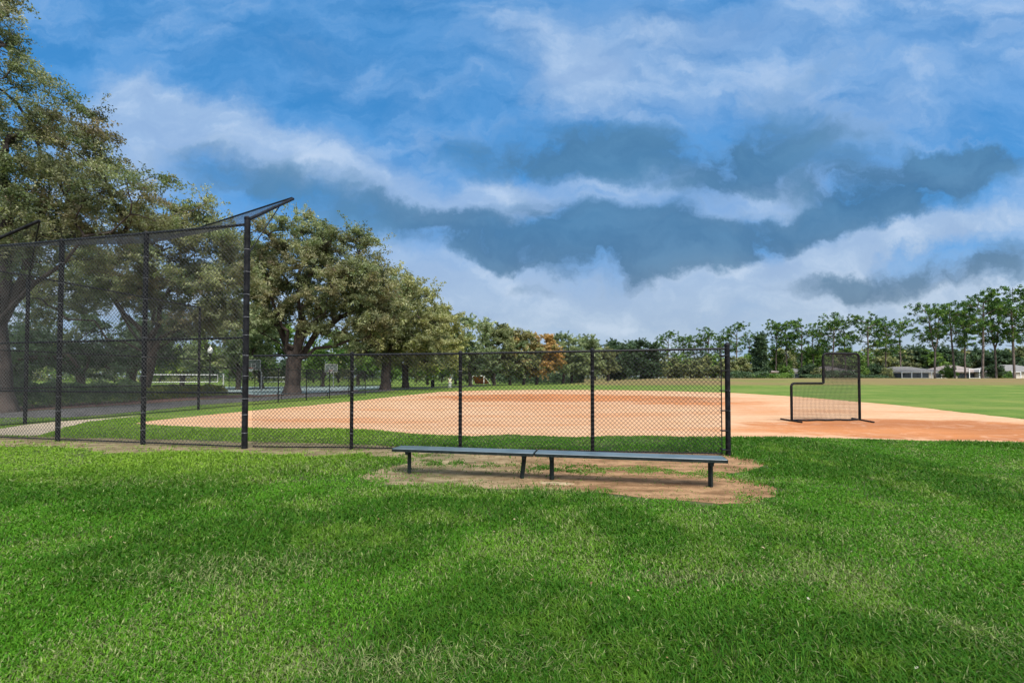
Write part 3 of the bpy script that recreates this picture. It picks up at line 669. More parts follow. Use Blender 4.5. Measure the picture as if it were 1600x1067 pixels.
# ------------------------------------------------------------------ trees
OAKC = [((0.046, 0.068, 0.034), 3), ((0.121, 0.160, 0.071), 4), ((0.223, 0.265, 0.129), 4), ((0.364, 0.381, 0.213), 3), ((0.223, 0.177, 0.115), 1), ((0.26, 0.215, 0.125), 3), ((0.060, 0.045, 0.028), 2)]
def leaf_quads(P_, size, r_, up=0.3):
    n = len(P_)
    nr = r_.normal(size=(n, 3)); nr[:, 2] += up; nr /= np.linalg.norm(nr, axis=1)[:, None] + 1e-9
    a = np.cross(nr, r_.normal(size=(n, 3))); a /= np.linalg.norm(a, axis=1)[:, None] + 1e-9
    c_ = np.cross(nr, a); s = (size * (0.6 + 0.8 * r_.random(n)))[:, None]
    V = np.stack([P_ - a * s, P_ + c_ * s * 0.45, P_ + a * s, P_ - c_ * s * 0.45], 1).reshape(-1, 3)
    F_ = np.arange(4 * n)
    return V, F_
class Skel:
    def __init__(s, base): s.p = [np.array(base, float)]; s.par = [-1]
    def path(s, i, q, n, r_, wig=0.1, arch=0.0):
        a = s.p[i]; q = np.array(q, float); L = np.linalg.norm(q - a)
        for k in range(1, n + 1):
            t = k / n; pt = a + (q - a) * t
            if k < n: pt = pt + r_.normal(size=3) * wig * L / n + np.array([0, 0, arch * L * t * (1 - t)])
            s.p.append(pt); s.par.append(i); i = len(s.p) - 1
        return i
    def build(s, r0, rmin, tips, ex=0.58, flare=1.45):
        n = len(s.p); w_ = np.zeros(n)
        for t in tips: w_[t] += 1
        for i in range(n - 1, 0, -1): w_[s.par[i]] += w_[i]
        rad = np.maximum(r0 * (w_ / max(w_[0], 1)) ** ex, rmin)
        rad[0] *= flare
        V = []; F_ = []; o = 0
        for i in range(1, n):
            a, c_ = s.p[s.par[i]], s.p[i]; ra, rc = rad[s.par[i]], rad[i]
            if s.par[i] == 0: pass
            elif ra > rc * 1.8: ra = rc * 1.8
            k = 8 if rc > r0 * 0.35 else (5 if rc > r0 * .1 else 3)
            t = c_ - a; L = np.linalg.norm(t)
            if L < 1e-5: continue
            t = t / L; up = np.array([1, 0, 0]) if abs(t[2]) > 0.8 else np.array([0, 0, 1]); x = np.cross(up, t); x /= np.linalg.norm(x); y = np.cross(t, x)
            an = np.arange(k) * 2 * np.pi / k; ring = np.cos(an)[:, None] * x + np.sin(an)[:, None] * y
            V.append(a - t * ra * .15 + ring * ra); V.append(c_ + t * rc * .15 + ring * rc)
            j = (np.arange(k) + 1) % k; F_.append(np.stack([o + np.arange(k), o + j, o + k + j, o + k + np.arange(k)], 1)); o += 2 * k
        V = np.concatenate(V); F_ = np.concatenate(F_)
        return V, F_
def oak_meshes(lobes, base, seed, n_clump, leaves, leaf, r0, fork, palette=OAKC, rc=1.2, trunk_top=None, multi=1, up=0.25, twigs=10, shell=0.55, zmin=None, spray=1.0):
    """lobes: world ellipsoids (center, radii). returns (trunk mesh, crown mesh) local to base"""
    r_ = np.random.default_rng(seed); base = np.array(base, float)
    vol = np.array([np.prod(l[1]) ** 0.75 for l in lobes]); pr = vol / vol.sum()
    C = []
    tries = 0
    while len(C) < n_clump and tries < n_clump * 60:
        tries += 1
        li = r_.choice(len(lobes), p=pr); c0, rad = lobes[li]
        d = r_.normal(size=3); d /= np.linalg.norm(d); q = shell + (1 - shell) * r_.random() ** 0.7 if r_.random() < 0.75 else r_.random() ** 0.5
        p = np.array(c0) + d * np.array(rad) * q - base
        if zmin is not None and p[2] < zmin: continue
        if C and np.min(np.linalg.norm(np.array(C) - p, axis=1)) < rc * 0.42: continue
        C.append(p)
    C = np.array(C); cen = C.mean(0)
    sk = Skel((0, 0, -0.1)); top = np.array(trunk_top if trunk_top is not None else (r_.normal() * .3, r_.normal() * .3, fork)); tips = []
    ft = sk.path(0, top, 4, r_, 0.05)
    # main limbs towards spread-out clump centres
    k = max(4, n_clump // 22); idx = [r_.integers(len(C))]
    for _ in range(k - 1):
        dd_ = np.min([np.linalg.norm(C - C[j], axis=1) for j in idx], 0); idx.append(int(np.argmax(dd_)))
    for j in idx:
        st_ = ft if multi == 1 or r_.random() < .6 else max(1, ft - 1)
        sk.path(st_, top + (C[j] - top) * 0.8, 6, r_, 0.22, 0.12)
    order = np.argsort(np.linalg.norm(C - top, axis=1))
    for j in order:
        Pn = np.array(sk.p[2:]); dist = np.linalg.norm(Pn - C[j], axis=1); i = int(np.argmin(dist)) + 2
        tips.append(sk.path(i, C[j], 3, r_, 0.15, 0.05))
    tw_n = twigs
    # sprays
    m = len(C) * tw_n
    cc = np.repeat(C, tw_n, 0) + r_.normal(size=(m, 3)) * np.array([.16, .16, .10]) * rc; od = cc - cen; od /= np.linalg.norm(od, axis=1)[:, None] + 1e-6
    d = r_.normal(size=(m, 3)); d /= np.linalg.norm(d, axis=1)[:, None]; d = d + od * 0.55 * spray; d[:, 2] = d[:, 2] * 0.7 + 0.16; d /= np.linalg.norm(d, axis=1)[:, None]
    ln = rc * (0.35 + 1.05 * r_.random(m) ** 1.4)
    per = max(1, leaves // m)
    t = 0.12 + 0.88 * r_.random((m, per)) ** 0.8
    Pl = cc[:, None] + d[:, None] * (ln[:, None] * t)[..., None] + r_.normal(size=(m, per, 3)) * np.array([1, 1, .75]) * (rc * 0.095)
    Pl[..., 2] -= (t ** 2) * rc * 0.10
    Pl = Pl.reshape(-1, 3)
    V, F_ = leaf_quads(Pl, leaf, r_, up)
    cols = np.array([a for a, _ in palette]); ww = np.array([b_ for _, b_ in palette], float); ww /= ww.sum()
    cl = cols[r_.choice(len(cols), len(C), p=ww)] * 0.6 + cols[r_.choice(len(cols), len(C), p=ww)] * 0.4
    tn = cl.repeat(tw_n, 0) * 0.7 + cols[r_.choice(len(cols), m, p=ww)] * 0.3
    tn = tn.repeat(per, 0) * (0.7 + 0.6 * r_.random(m * per))[:, None]
    crown = fast_mesh('crown', V, F_, [4] * len(Pl), tn.repeat(4, 0))
    Vt, Ft = sk.build(r0, 0.018, tips)
    if leaf < 0.09:      # visible twigs on near trees
        tv = []; ci = cc; ti = cc + d * ln[:, None]; sd_ = np.cross(d, [0, 0, 1.0]); sd_ = sd_ / (np.linalg.norm(sd_, axis=1)[:, None] + 1e-6) * 0.012
        tv = np.stack([ci - sd_, ci + sd_, ti], 1).reshape(-1, 3)
        nv = len(Vt); Vt = np.concatenate([Vt, tv]); fl = np.concatenate([Ft.ravel(), np.arange(len(tv)) + nv]); sz = [4] * len(Ft) + [3] * m
    else: fl = Ft.ravel(); sz = [4] * len(Ft)
    trunk = fast_mesh('trunk', Vt, fl, sz)
    return trunk, crown
def place_tree(name, base, tm, cm, label, cat, group=None, rz=0, scale=1, bark='bark', lm='leaf'):
    e = empty(name, base, rz, scale); tag(e, label, cat, group)
    a = link_mesh('trunk', tm, M[bark] if not tm.materials else None, e, True)
    c_ = link_mesh('crown', cm, M[lm] if not cm.materials else None, e)
    return e
def lob(lst, Y, depth=1.0, ysh=0.0):
    out_ = []
    for l in lst:
        cx, cy, rx, ry = l[:4]; yo = l[4] if len(l) > 4 else 0.0
        c0 = at(cx, cy, Y + yo); k = (Y + yo) / F
        out_.append((c0, (rx * k, 0.5 * (rx + ry) * k * depth, ry * k)))
    return out_
def oak(label, bx, Y, lobes, seed, n, leaves, leaf, r0, fork, palette=OAKC, name='oak_tree', group=None, **k):
    base = np.array([(bx - 800) / F * Y, Y, 0.0]); base[2] = float(hgt(base[0], base[1]))
    dp = k.pop('depth', 0.9)
    tm, cm = oak_meshes(lob(lobes, Y, dp), base, seed, n, leaves, leaf, r0, fork, palette, **k)
    return place_tree(name, base, tm, cm, label, 'tree', group)
GREEN = [((0.057, 0.121, 0.032), 3), ((0.127, 0.218, 0.048), 4), ((0.230, 0.322, 0.081), 3)]
BRIGHT = [((0.20, 0.29, 0.05), 3), ((0.32, 0.40, 0.09), 3), ((0.10, 0.17, 0.04), 1)]
OLIVE = [((0.070, 0.091, 0.046), 3), ((0.179, 0.203, 0.098), 3), ((0.306, 0.314, 0.146), 3), ((0.408, 0.391, 0.180), 1)]
GOLD = [((0.234, 0.241, 0.100), 3), ((0.386, 0.370, 0.143), 4), ((0.105, 0.123, 0.051), 3)]
RUST = [((0.20, 0.20, 0.08), 3), ((0.495, 0.261, 0.085), 3), ((0.594, 0.376, 0.169), 3), ((0.376, 0.261, 0.109), 2)]
DARK = [((0.035, 0.062, 0.035), 4), ((0.081, 0.131, 0.069), 3), ((0.138, 0.200, 0.106), 2)]
GREY = [((0.092, 0.131, 0.067), 3), ((0.235, 0.286, 0.143), 3), ((0.403, 0.437, 0.235), 2)]
# near big oak at the left edge
oak('huge spreading oak at the left edge, nearest tree, reaching above the picture', 4, 20.5,
    [(-40,60,95,120),(30,210,135,110),(90,290,130,80),(225,315,95,58),(40,350,140,80),(-120,250,160,200,2),(120,240,55,60,-1)], 11, 230, 150000, 0.060, 0.44, 3.8, rc=1.0, twigs=15, shell=0.4, zmin=4.6)
oak('oak with several slanting trunks behind the backstop, left of the lamp post', 222, 33,
    [(120,420,90,70),(215,400,95,75),(310,420,90,75),(345,470,50,55),(90,480,60,40,3),(280,360,60,40),(310,480,75,45),(350,520,55,32,2),(200,455,60,35,3)], 12, 205, 110000, 0.095, 0.36, 3.4, multi=2, rc=1.25, twigs=13, palette=OAKC, zmin=4.9, trunk_top=(0.7, 0, 3.2))
oak('big rounded live oak with dark forking limbs just right of the tall backstop post', 457, 44,
    [(450,392,66,58),(540,415,60,58),(480,440,105,55),(580,470,48,60),(420,470,55,48),(545,490,75,45),(400,420,45,55),(475,375,45,40)], 13, 235, 150000, 0.105, 0.72, 3.4, rc=1.45, twigs=14, zmin=4.4, trunk_top=(.15, 0, 3.3))
oak('yellowish live oak directly right of the big rounded oak', 602, 58,
    [(605,480,50,65),(645,492,48,55),(600,530,50,35),(655,530,50,35)], 14, 120, 60000, 0.16, 0.62, 3.6, rc=1.8, twigs=11, palette=OLIVE, zmin=2.6)
oak('golden green oak with forked pale trunk, second right of the big rounded oak', 634, 70,
    [(655,510,50,50),(690,525,32,45),(640,545,45,32),(680,560,35,25)], 15, 110, 52000, 0.17, 0.5, 3.6, rc=1.9, palette=GOLD, zmin=2.6)
row = [(735,84,[(735,540,34,44),(755,560,25,32),(720,565,28,28)],GREY,'grey green oak at the left end of the far row, tallest of that row'),
       (772,92,[(772,545,30,42),(765,570,32,25)],OLIVE,'olive oak in the far row, just behind the small soccer goal'),
       (797,96,[(800,548,26,34),(800,572,26,22)],GREY+[((0.36,0.22,0.08),2)],'loose grey green oak in the far row, left of the half orange tree'),
       (818,98,[(820,552,22,33),(822,572,22,22)],OLIVE+[((0.30,0.17,0.05),2)],'half orange oak in the far row, left of the rust coloured tree'),
       (838,100,[(850,545,25,27),(850,565,29,30),(840,572,20,20)],RUST,'rust orange tree in the far row behind the low fence'),
       (880,104,[(882,555,27,32),(885,572,25,20)],GREY,'grey green oak directly right of the rust orange tree'),
       (893,108,[(912,556,25,32),(915,575,25,18)],GREY,'oak with dark spreading trunk behind the fence post right of the orange tree'),
       (950,112,[(935,562,24,24),(945,578,25,14)],OLIVE,'low olive tree at the right end of the far row')]
for k, (bx, Y, lb, pal, lab) in enumerate(row):
    oak(lab, bx, Y, lb, 30 + k, 60, 20000, 0.21, 0.32, 2.0, rc=1.5, palette=pal, zmin=2.7, name='oak_tree' if k != 4 else 'cypress_tree', group='trees in the far row across the outfield')
# dense dark evergreens
for k, (bx, Y, lb, lab) in enumerate([(968,118,[(968,560,24,29),(966,575,24,16)],'dense dark evergreen left of centre in the clump beyond the field'),
      (1003,120,[(1003,558,27,28),(1006,575,26,16)],'dense dark evergreen on the right of the clump beyond the field'),
      (1188,112,[(1188,548,5,26),(1188,576,9,14)],'narrow dark vine covered tree standing among the pines left of the screen')]):
    oak(lab, bx, Y, lb, 50 + k, 110, 34000, 0.25, 0.3, 1.5, rc=1.4 if k < 2 else 0.95, palette=DARK, name='evergreen_tree', zmin=0.3, shell=.6)
# middle-distance trees behind the courts and the backstop
mids = [(130,40,[(60,520,90,50),(150,545,80,45),(0,550,70,50),(-60,520,90,70)],DARK,'dark dense evergreen thicket tree behind the backstop wire at far left',100,26000,.15),
        (205,46,[(210,560,60,38),(120,570,50,30),(240,520,40,30)],DARK,'dark leafy tree behind the wire left of the slanting oak trunk',70,16000,.17),
        (285,62,[(270,545,50,35),(300,560,50,26),(240,560,30,20)],BRIGHT,'bright yellow green tree seen under the slanting oak behind the net',60,15000,.2),
        (372,58,[(350,540,55,42),(385,520,40,50),(330,565,35,20)],GREY,'grey green tree with dark leaning trunk right of the lamp post',80,20000,.2),
        (410,66,[(420,530,35,32),(400,560,36,22)],GREEN,'green tree behind the left edge of the low fence beside the backstop post',60,14000,.2),
        (505,80,[(520,545,40,28),(490,558,30,18),(555,560,30,18)],GREEN,'green tree framed between the big oak trunk and the hoop',60,14000,.24),
        (560,95,[(575,560,38,20),(600,562,30,18)],GREEN,'distant green tree behind the trunk of the yellowish oak',50,10000,.26),
        (668,100,[(672,562,30,26),(700,560,25,28)],BRIGHT,'bright green small tree beyond the forked trunk oak',60,12000,.25),
        (712,110,[(712,555,20,35),(722,575,16,20)],GREY,'slim grey green tree left of the far row beside the fence post',50,10000,.26)]
for k, (bx, Y, lb, pal, lab, n, lv, ls) in enumerate(mids):
    oak(lab, bx, Y, lb, 70 + k, n, lv, ls, 0.3, 1.9, rc=1.5, palette=pal, zmin=3.0 if k in (1, 2, 3) else 0.8, name='leafy_tree')
# hazy background broadleaf trees (copies) fill the skyline behind everything
r2 = np.random.default_rng(99)
def generic(seed, pal):
    lb = [((0, 0, 5.2), (3.6, 3.4, 3.0)), ((1.8, .5, 4.2), (2.8, 2.6, 2.4)), ((-2.0, -.5, 4.0), (2.7, 2.6, 2.4)), ((0.3, 0, 6.8), (2.2, 2.2, 1.8))]
    return oak_meshes(lb, (0, 0, 0), seed, 60, 8000, 0.30, 0.3, 1.8, pal, rc=1.3, zmin=.5)
GEN = [generic(200, GREEN), generic(201, DARK), generic(202, OLIVE)]
def backtree(px, Y, sc_, gi, label, group):
    x = (px - 800) / F * Y; e = place_tree('broadleaf_tree', (x, Y, float(hgt(x, Y)) - 0.2), GEN[gi][0], GEN[gi][1], label, 'tree', group, rz=r2.random() * 6, scale=sc_)
    return e
for k, px in enumerate(np.arange(1385, 1680, 22)):
    backtree(px + r2.random() * 10, 175 + r2.random() * 15, 1.35 + 0.3 * r2.random(), [1, 2, 1, 0][k % 4], 'dark round tree in the woodland strip behind the houses at right', 'woodland trees behind the houses')
for k, px in enumerate((1205, 1225, 1248, 1275, 1300, 1322, 1345, 1368)):
    backtree(px, 150 + 8 * (k % 3), 1.15 + 0.2 * (k % 2), [0, 2, 1][k % 3], 'small leafy tree in the belt behind the pitching screen, under the pines', 'leafy trees under the pines behind the screen')
for k, px in enumerate((1028, 1046, 1062, 1080, 1098, 1116, 1134, 1152, 1168)):
    backtree(px, 124 + 5 * (k % 3), 0.72 + 0.12 * (k % 3), [2, 2, 0][k % 3], 'scrubby brown green tree in the thicket left of the screen, behind the fence end', 'scrub trees beyond the outfield')
for k, (px, lab) in enumerate([(1190, 'small bushy tree hiding the left end of the pinkish house'), (1228, 'small bushy tree between the pinkish house and the white house'), (1262, 'small bushy tree over the white house front'), (1281, 'small bushy tree just left of the screen upright'),
        (1345, 'small bushy tree just right of the screen'), (1366, 'small bushy tree in front of the beige low house'), (1386, 'small bushy tree between the beige low house and the grey hip roofed house'), (1483, 'small bushy tree right of the screened porch'), (1552, 'small bushy tree between the pool cage and the rightmost house')]):
    backtree(px, 116 + 2 * (k % 3), 0.40 + 0.07 * (k % 3), [2, 0, 1][k % 3], lab, 'small trees in front of the houses')
for k, px in enumerate(np.arange(250, 960, 40)):
    backtree(px, 135 + 12 * (k % 3), 0.9 + 0.15 * (k % 2), [0, 2, 1][k % 3], 'small distant tree low on the skyline behind the row of oaks', 'distant trees behind the oaks')
# ------------------------------------------------------------------ pines
PINEC = [((0.032, 0.077, 0.015), 3), ((0.072, 0.149, 0.027), 4), ((0.135, 0.216, 0.038), 3)]
def pine_meshes(seed, H=18.0, fork=False, crownlow=0.45, wide=1.0):
    r_ = np.random.default_rng(seed); sk = Skel((0, 0, -0.3)); lean = r_.normal(size=2) * 0.5
    tips = []; C = []
    if not fork:
        cur = 0; last = np.array([0, 0, -0.3]); nodes = []
        for k in range(12):
            z = H * 0.95 * (k + 1) / 12; q = np.array([lean[0] * (z / H) + r_.normal() * .07, lean[1] * (z / H), z]); cur = sk.path(cur, q, 1, r_, 0); nodes.append(cur)
        tips.append(cur); stems = [nodes]
    else:
        cur = 0; nodes = []
        for k in range(5):
            z = H * 0.42 * (k + 1) / 5; cur = sk.path(cur, (r_.normal() * .1, 0, z), 1, r_, 0); nodes.append(cur)
        stems = []
        for s_ in (-1, 1):
            n2_ = []; c_ = cur
            for k in range(7):
                t = (k + 1) / 7; c_ = sk.path(c_, (s_ * H * 0.16 * t ** 0.6 + r_.normal() * .1, s_ * 0.6 * t, H * (0.42 + 0.52 * t)), 1, r_, 0); n2_.append(c_)
            tips.append(c_); stems.append(n2_)
    for nodes in stems:
        for i in nodes:
            z = sk.p[i][2]
            if z < H * crownlow: 
                if r_.random() < 0.25 and z > H * .25:
                    a = r_.random() * 6.28; tips.append(sk.path(i, sk.p[i] + np.array([math.cos(a), math.sin(a), .3]) * 1.2, 2, r_, .1))
                continue
            for _ in range(3 if not fork else 2):
                f_ = (z / H - crownlow) / (1 - crownlow); L = H * wide * (0.12 + 0.10 * math.sin(min(1, f_ * 1.1) * math.pi * 0.85) ) * (0.6 + 0.6 * r_.random())
                a = r_.random() * 6.28; el = 0.25 + 0.5 * f_
                q = sk.p[i] + np.array([math.cos(a), math.sin(a), el]) * L
                e = sk.path(i, q, 3, r_, 0.15, -0.1); tips.append(e); C.append(q)
                if L > 2.0:
                    C.append(sk.p[i] + (q - sk.p[i]) * 0.62 + r_.normal(size=3) * .4)
        C.append(np.array(sk.p[nodes[-1]]) + np.array([0, 0, .5]))
    C = np.array(C); m = len(C); per = 170
    rr = 0.55 + 0.55 * r_.random(m)
    d = r_.normal(size=(m, per, 3)); d /= np.linalg.norm(d, axis=2)[..., None]; d *= (r_.random((m, per)) ** 0.45)[..., None]
    # several tight needle heads per clump
    sub = r_.normal(size=(m, 6, 3)) * np.array([.75, .75, .38]); pick = r_.integers(0, 6, (m, per))
    ctr = np.take_along_axis(sub, pick[..., None].repeat(3, 2), 1)
    Pl = C[:, None] + (ctr + d * 0.36) * rr[:, None, None] * 1.45
    V, F_ = leaf_quads(Pl.reshape(-1, 3), 0.19, r_, 0.2)
    cols = np.array([a for a, _ in PINEC]); ww = np.array([b_ for _, b_ in PINEC], float); ww /= ww.sum()
    tn = cols[r_.choice(len(cols), (m, 6), p=ww)]; tn = np.take_along_axis(tn, pick[..., None].repeat(3, 2), 1).reshape(-1, 3) * (0.7 + 0.6 * r_.random(m * per))[:, None]
    crown = fast_mesh('crown', V, F_, [4] * (m * per), tn.repeat(4, 0))
    Vt, Ft = sk.build(0.21, 0.028, tips, 0.42, 1.25)
    return fast_mesh('trunk', Vt, Ft.ravel(), [4] * len(Ft)), crown
PV = [pine_meshes(300 + k, 18, fork=(k in (2, 5)), crownlow=[.48, .42, .5, .55, .40, .48, .5][k], wide=[1.1, 1.2, 1.05, .85, 1.25, 1.15, 1.0][k]) for k in range(7)]
pines = [ # px, top, variant, scale height (m), label
 (1043,523,0,15,'pine rising over the scrub just left of the low fence end, leftmost of the line'),
 (1068,527,3,14,'slender pine second from the left over the scrub'),
 (1084,530,4,13,'short pine third from the left over the scrub'),
 (1105,519,1,15,'pine whose crown rises just left of the fence end post'),
 (1124,526,3,14,'slender pine seen right behind the fence end post'),
 (1150,511,0,16,'round topped pine immediately right of the fence end post'),
 (1170,527,6,13,'small pine between the fence end post and the vine covered tree'),
 (1212,508,6,17,'pine immediately right of the narrow vine covered tree'),
 (1230,507,3,17,'slim pine halfway between the vine covered tree and the screen'),
 (1252,506,4,17,'bushy pine left of the pitching screen'),
 (1272,520,0,14,'lower pine just left of the pitching screen top'),
 (1300,499,1,17,'tall pine rising behind the left side of the screen top'),
 (1322,506,3,16,'slim pine behind the right side of the screen top'),
 (1357,497,0,17,'pine standing just right of the pitching screen'),
 (1383,504,4,16,'wide pine second to the right of the screen'),
 (1408,505,6,16,'pine with loose crown left of the forked pine, above the lanai house'),
 (1461,481,2,18,'forked pine with open branches above the house with screened porch'),
 (1492,481,1,18,'straight pine directly right of the forked pine'),
 (1508,492,3,17,'thin pine with narrow crown between two thicker pines'),
 (1535,463,0,19,'tallest straight pine, third from the right edge'),
 (1556,474,5,18,'forked pine with spreading limbs, second from the right edge'),
 (1585,462,4,19,'thick full pine at the right edge'),
 (1622,470,1,18,'pine partly cut by the right edge of the picture')]
for (px, top, vi, Ht, lab) in pines:
    Y = F * (Ht - 0.6) / (588 - top); Y = min(max(Y, 99), 190); x = (px - 800) / F * Y
    z = float(hgt(x, Y)); sc_ = ((590 - top) / F * Y + EYE - z) / 18.6
    place_tree('pine_tree', (x, Y, z), PV[vi][0], PV[vi][1], lab, 'tree', 'pines beyond the outfield', rz=(0.3 if vi in (2, 5) else r2.random() * 6), scale=sc_, bark='bark_pine', lm='needle')

# ------------------------------------------------------------------ hedges and shrubs
def bushy(name, pts, wd, h, leaf, n, pal, label, cat, seed, group=None):
    r_ = np.random.default_rng(seed); pts = [np.array(p, float) for p in pts]
    L = [0]
    for i in range(len(pts) - 1): L.append(L[-1] + np.linalg.norm(pts[i + 1] - pts[i]))
    t = r_.random(n) * L[-1]; P_ = np.stack([np.interp(t, L, [p[k] for p in pts]) for k in range(3)], 1)
    a = r_.random(n) * np.pi; lump = 0.8 + 0.35 * vnoise(t * 1.3, a * 2 + seed)
    q = (0.6 + 0.4 * r_.random(n) ** 0.5) * lump
    dirv = (pts[-1] - pts[0]); dirv /= np.linalg.norm(dirv); nn = np.array([-dirv[1], dirv[0], 0])
    P_ = P_ + nn * (np.cos(a) * wd / 2 * q)[:, None]; P_[:, 2] += np.abs(np.sin(a)) ** 0.6 * h * q + 0.02 * r_.random(n)
    P_[:, 2] *= 1; V, F_ = leaf_quads(P_ - pts[0], leaf, r_, 0.2)
    cols = np.array([c_ for c_, _ in pal]); ww = np.array([b_ for _, b_ in pal], float); ww /= ww.sum()
    ci = (vnoise(t * 0.9 + seed, a * 1.5) * 0.6 + r_.random(n) * 0.4); tn = cols[np.clip((ci * len(cols)).astype(int), 0, len(cols) - 1)] * (0.7 + .6 * r_.random(n))[:, None]
    me_ = fast_mesh(name, V, F_, [4] * n, tn.repeat(4, 0))
    o = link_mesh(name, me_, M['leaf']); o.location = tuple(pts[0]); tag(o, label, cat, group); return o
bushy('hedge', [G(-150, 650), G(0, 641), G(100, 634), G(215, 627)], 1.4, 1.35, 0.06, 26000, DARK + [((0.08, 0.12, 0.035), 3)], 'long clipped dark green hedge behind the backstop wire at left', 'hedge', 401)
bushy('hedge', [G(215, 626), G(285, 621), G(345, 617)], 1.3, 0.95, 0.07, 15000, [((0.05, 0.09, 0.025), 2), ((0.14, 0.17, 0.035), 3), ((0.24, 0.22, 0.05), 3)], 'yellow green shrub border right of the dark hedge, in front of the net', 'hedge', 402)
for k, (px, py, w_, h_, pal, lab) in enumerate([(1205,589,10,1.3,GREEN,'low green shrub row at the berm top left of the screen'),(1165,589,10,1.8,DARK,'dark shrub on the berm crest beyond the fence end post'),
      (1268,589,5,1.0,DARK,'dark shrub mound seen left of the screen upright'),(1330,589,5,1.2,DARK,'round dark shrub seen through the screen net'),(1367,589,5,.8,DARK,'low dark shrub just right of the screen upright'),
      (1310,589,7,1.9,DARK,'dark bush against the pale roofed house behind the screen'),(1375,589,4,2.6,BRIGHT,'bright green bushy shrub left of the lanai house'),(1568,589,3,2.4,GREEN,'bright green bush beside the rightmost house')]):
    Y = 108 if h_ < 2 else 122; x = (px - 800) / F * Y; z = float(hgt(x, Y))
    bushy('shrub', [(x - w_ / 2, Y, z), (x + w_ / 2, Y, z)], 2.2, h_, 0.2, 2600, pal, lab, 'shrub', 420 + k, 'shrubs on the far side of the berm')
for k in range(5):
    px = 790 + k * 27; Y = 118
    bushy('shrub', [((px - 14 - 800) / F * Y, Y, 0), ((px + 14 - 800) / F * Y, Y, 0)], 2.5, 2.6, 0.22, 3000, DARK + [((0.06, 0.12, 0.04), 2)], ['dark undergrowth behind the half orange oak', 'dark undergrowth behind the rust orange tree', 'dark undergrowth left of the spreading dark trunk', 'dark undergrowth behind the spreading dark trunk', 'dark undergrowth left of the evergreen clump'][k], 'shrub', 440 + k, 'undergrowth below the far row of trees')

def wood():
    r_ = np.random.default_rng(77); n = 90000; px = -500 + 2400 * r_.random(n); Y = 205 + 25 * r_.random(n); x = (px - 800) / F * Y
    top = 3.5 + 5.5 * fbm(x * 0.06 + 3, x * 0 + 5, 4) + 2.5 * vnoise(x * 0.35, x * 0 + 9); z = top * (1 - r_.random(n) ** 1.3)
    V, F_ = leaf_quads(np.stack([x, Y, z], 1), 0.55, r_, 0.2)
    cols = np.array([c_ for c_, _ in GREEN + OLIVE + DARK]); ci = np.clip((vnoise(x * 0.12, x * 0 + 2) * 0.8 + r_.random(n) * 0.2) * len(cols), 0, len(cols) - 1).astype(int)
    tn = cols[ci] * (0.6 + 0.6 * r_.random(n))[:, None]
    tag(link_mesh('distant_wood', fast_mesh('distant_wood', V, F_, [4] * n, tn.repeat(4, 0)), M['leaf']), 'low far-off woodland closing the horizon behind the field and courts', 'woodland', kind='stuff')
wood()
# ------------------------------------------------------------------ houses
M['stucco'] = noisy('stucco', (0.50, 0.44, 0.36), (0.60, 0.54, 0.45), 1.2, 0.9, 0, 0.2, 20)
M['stucco_pink'] = noisy('stucco_pink', (0.45, 0.33, 0.27), (0.55, 0.42, 0.35), 1.2, 0.9)
M['stucco_white'] = noisy('stucco_white', (0.6, 0.6, 0.58), (0.7, 0.7, 0.68), 1.2, 0.9)
M['shingle'] = noisy('shingle', (0.12, 0.115, 0.11), (0.20, 0.19, 0.18), 2.5, 0.9, 0, 0.6, 8, stretch=(1, 1, 5))
M['shingle_brown'] = noisy('shingle_brown', (0.17, 0.14, 0.125), (0.26, 0.215, 0.19), 2.5, 0.9, 0, 0.6, 8, stretch=(1, 1, 5))
M['glass'] = noisy('glass', (0.015, 0.02, 0.025), (0.04, 0.05, 0.06), 1, 0.12)
M['screen'] = noisy('screen', (0.05, 0.06, 0.065), (0.09, 0.10, 0.11), 2, 0.6)
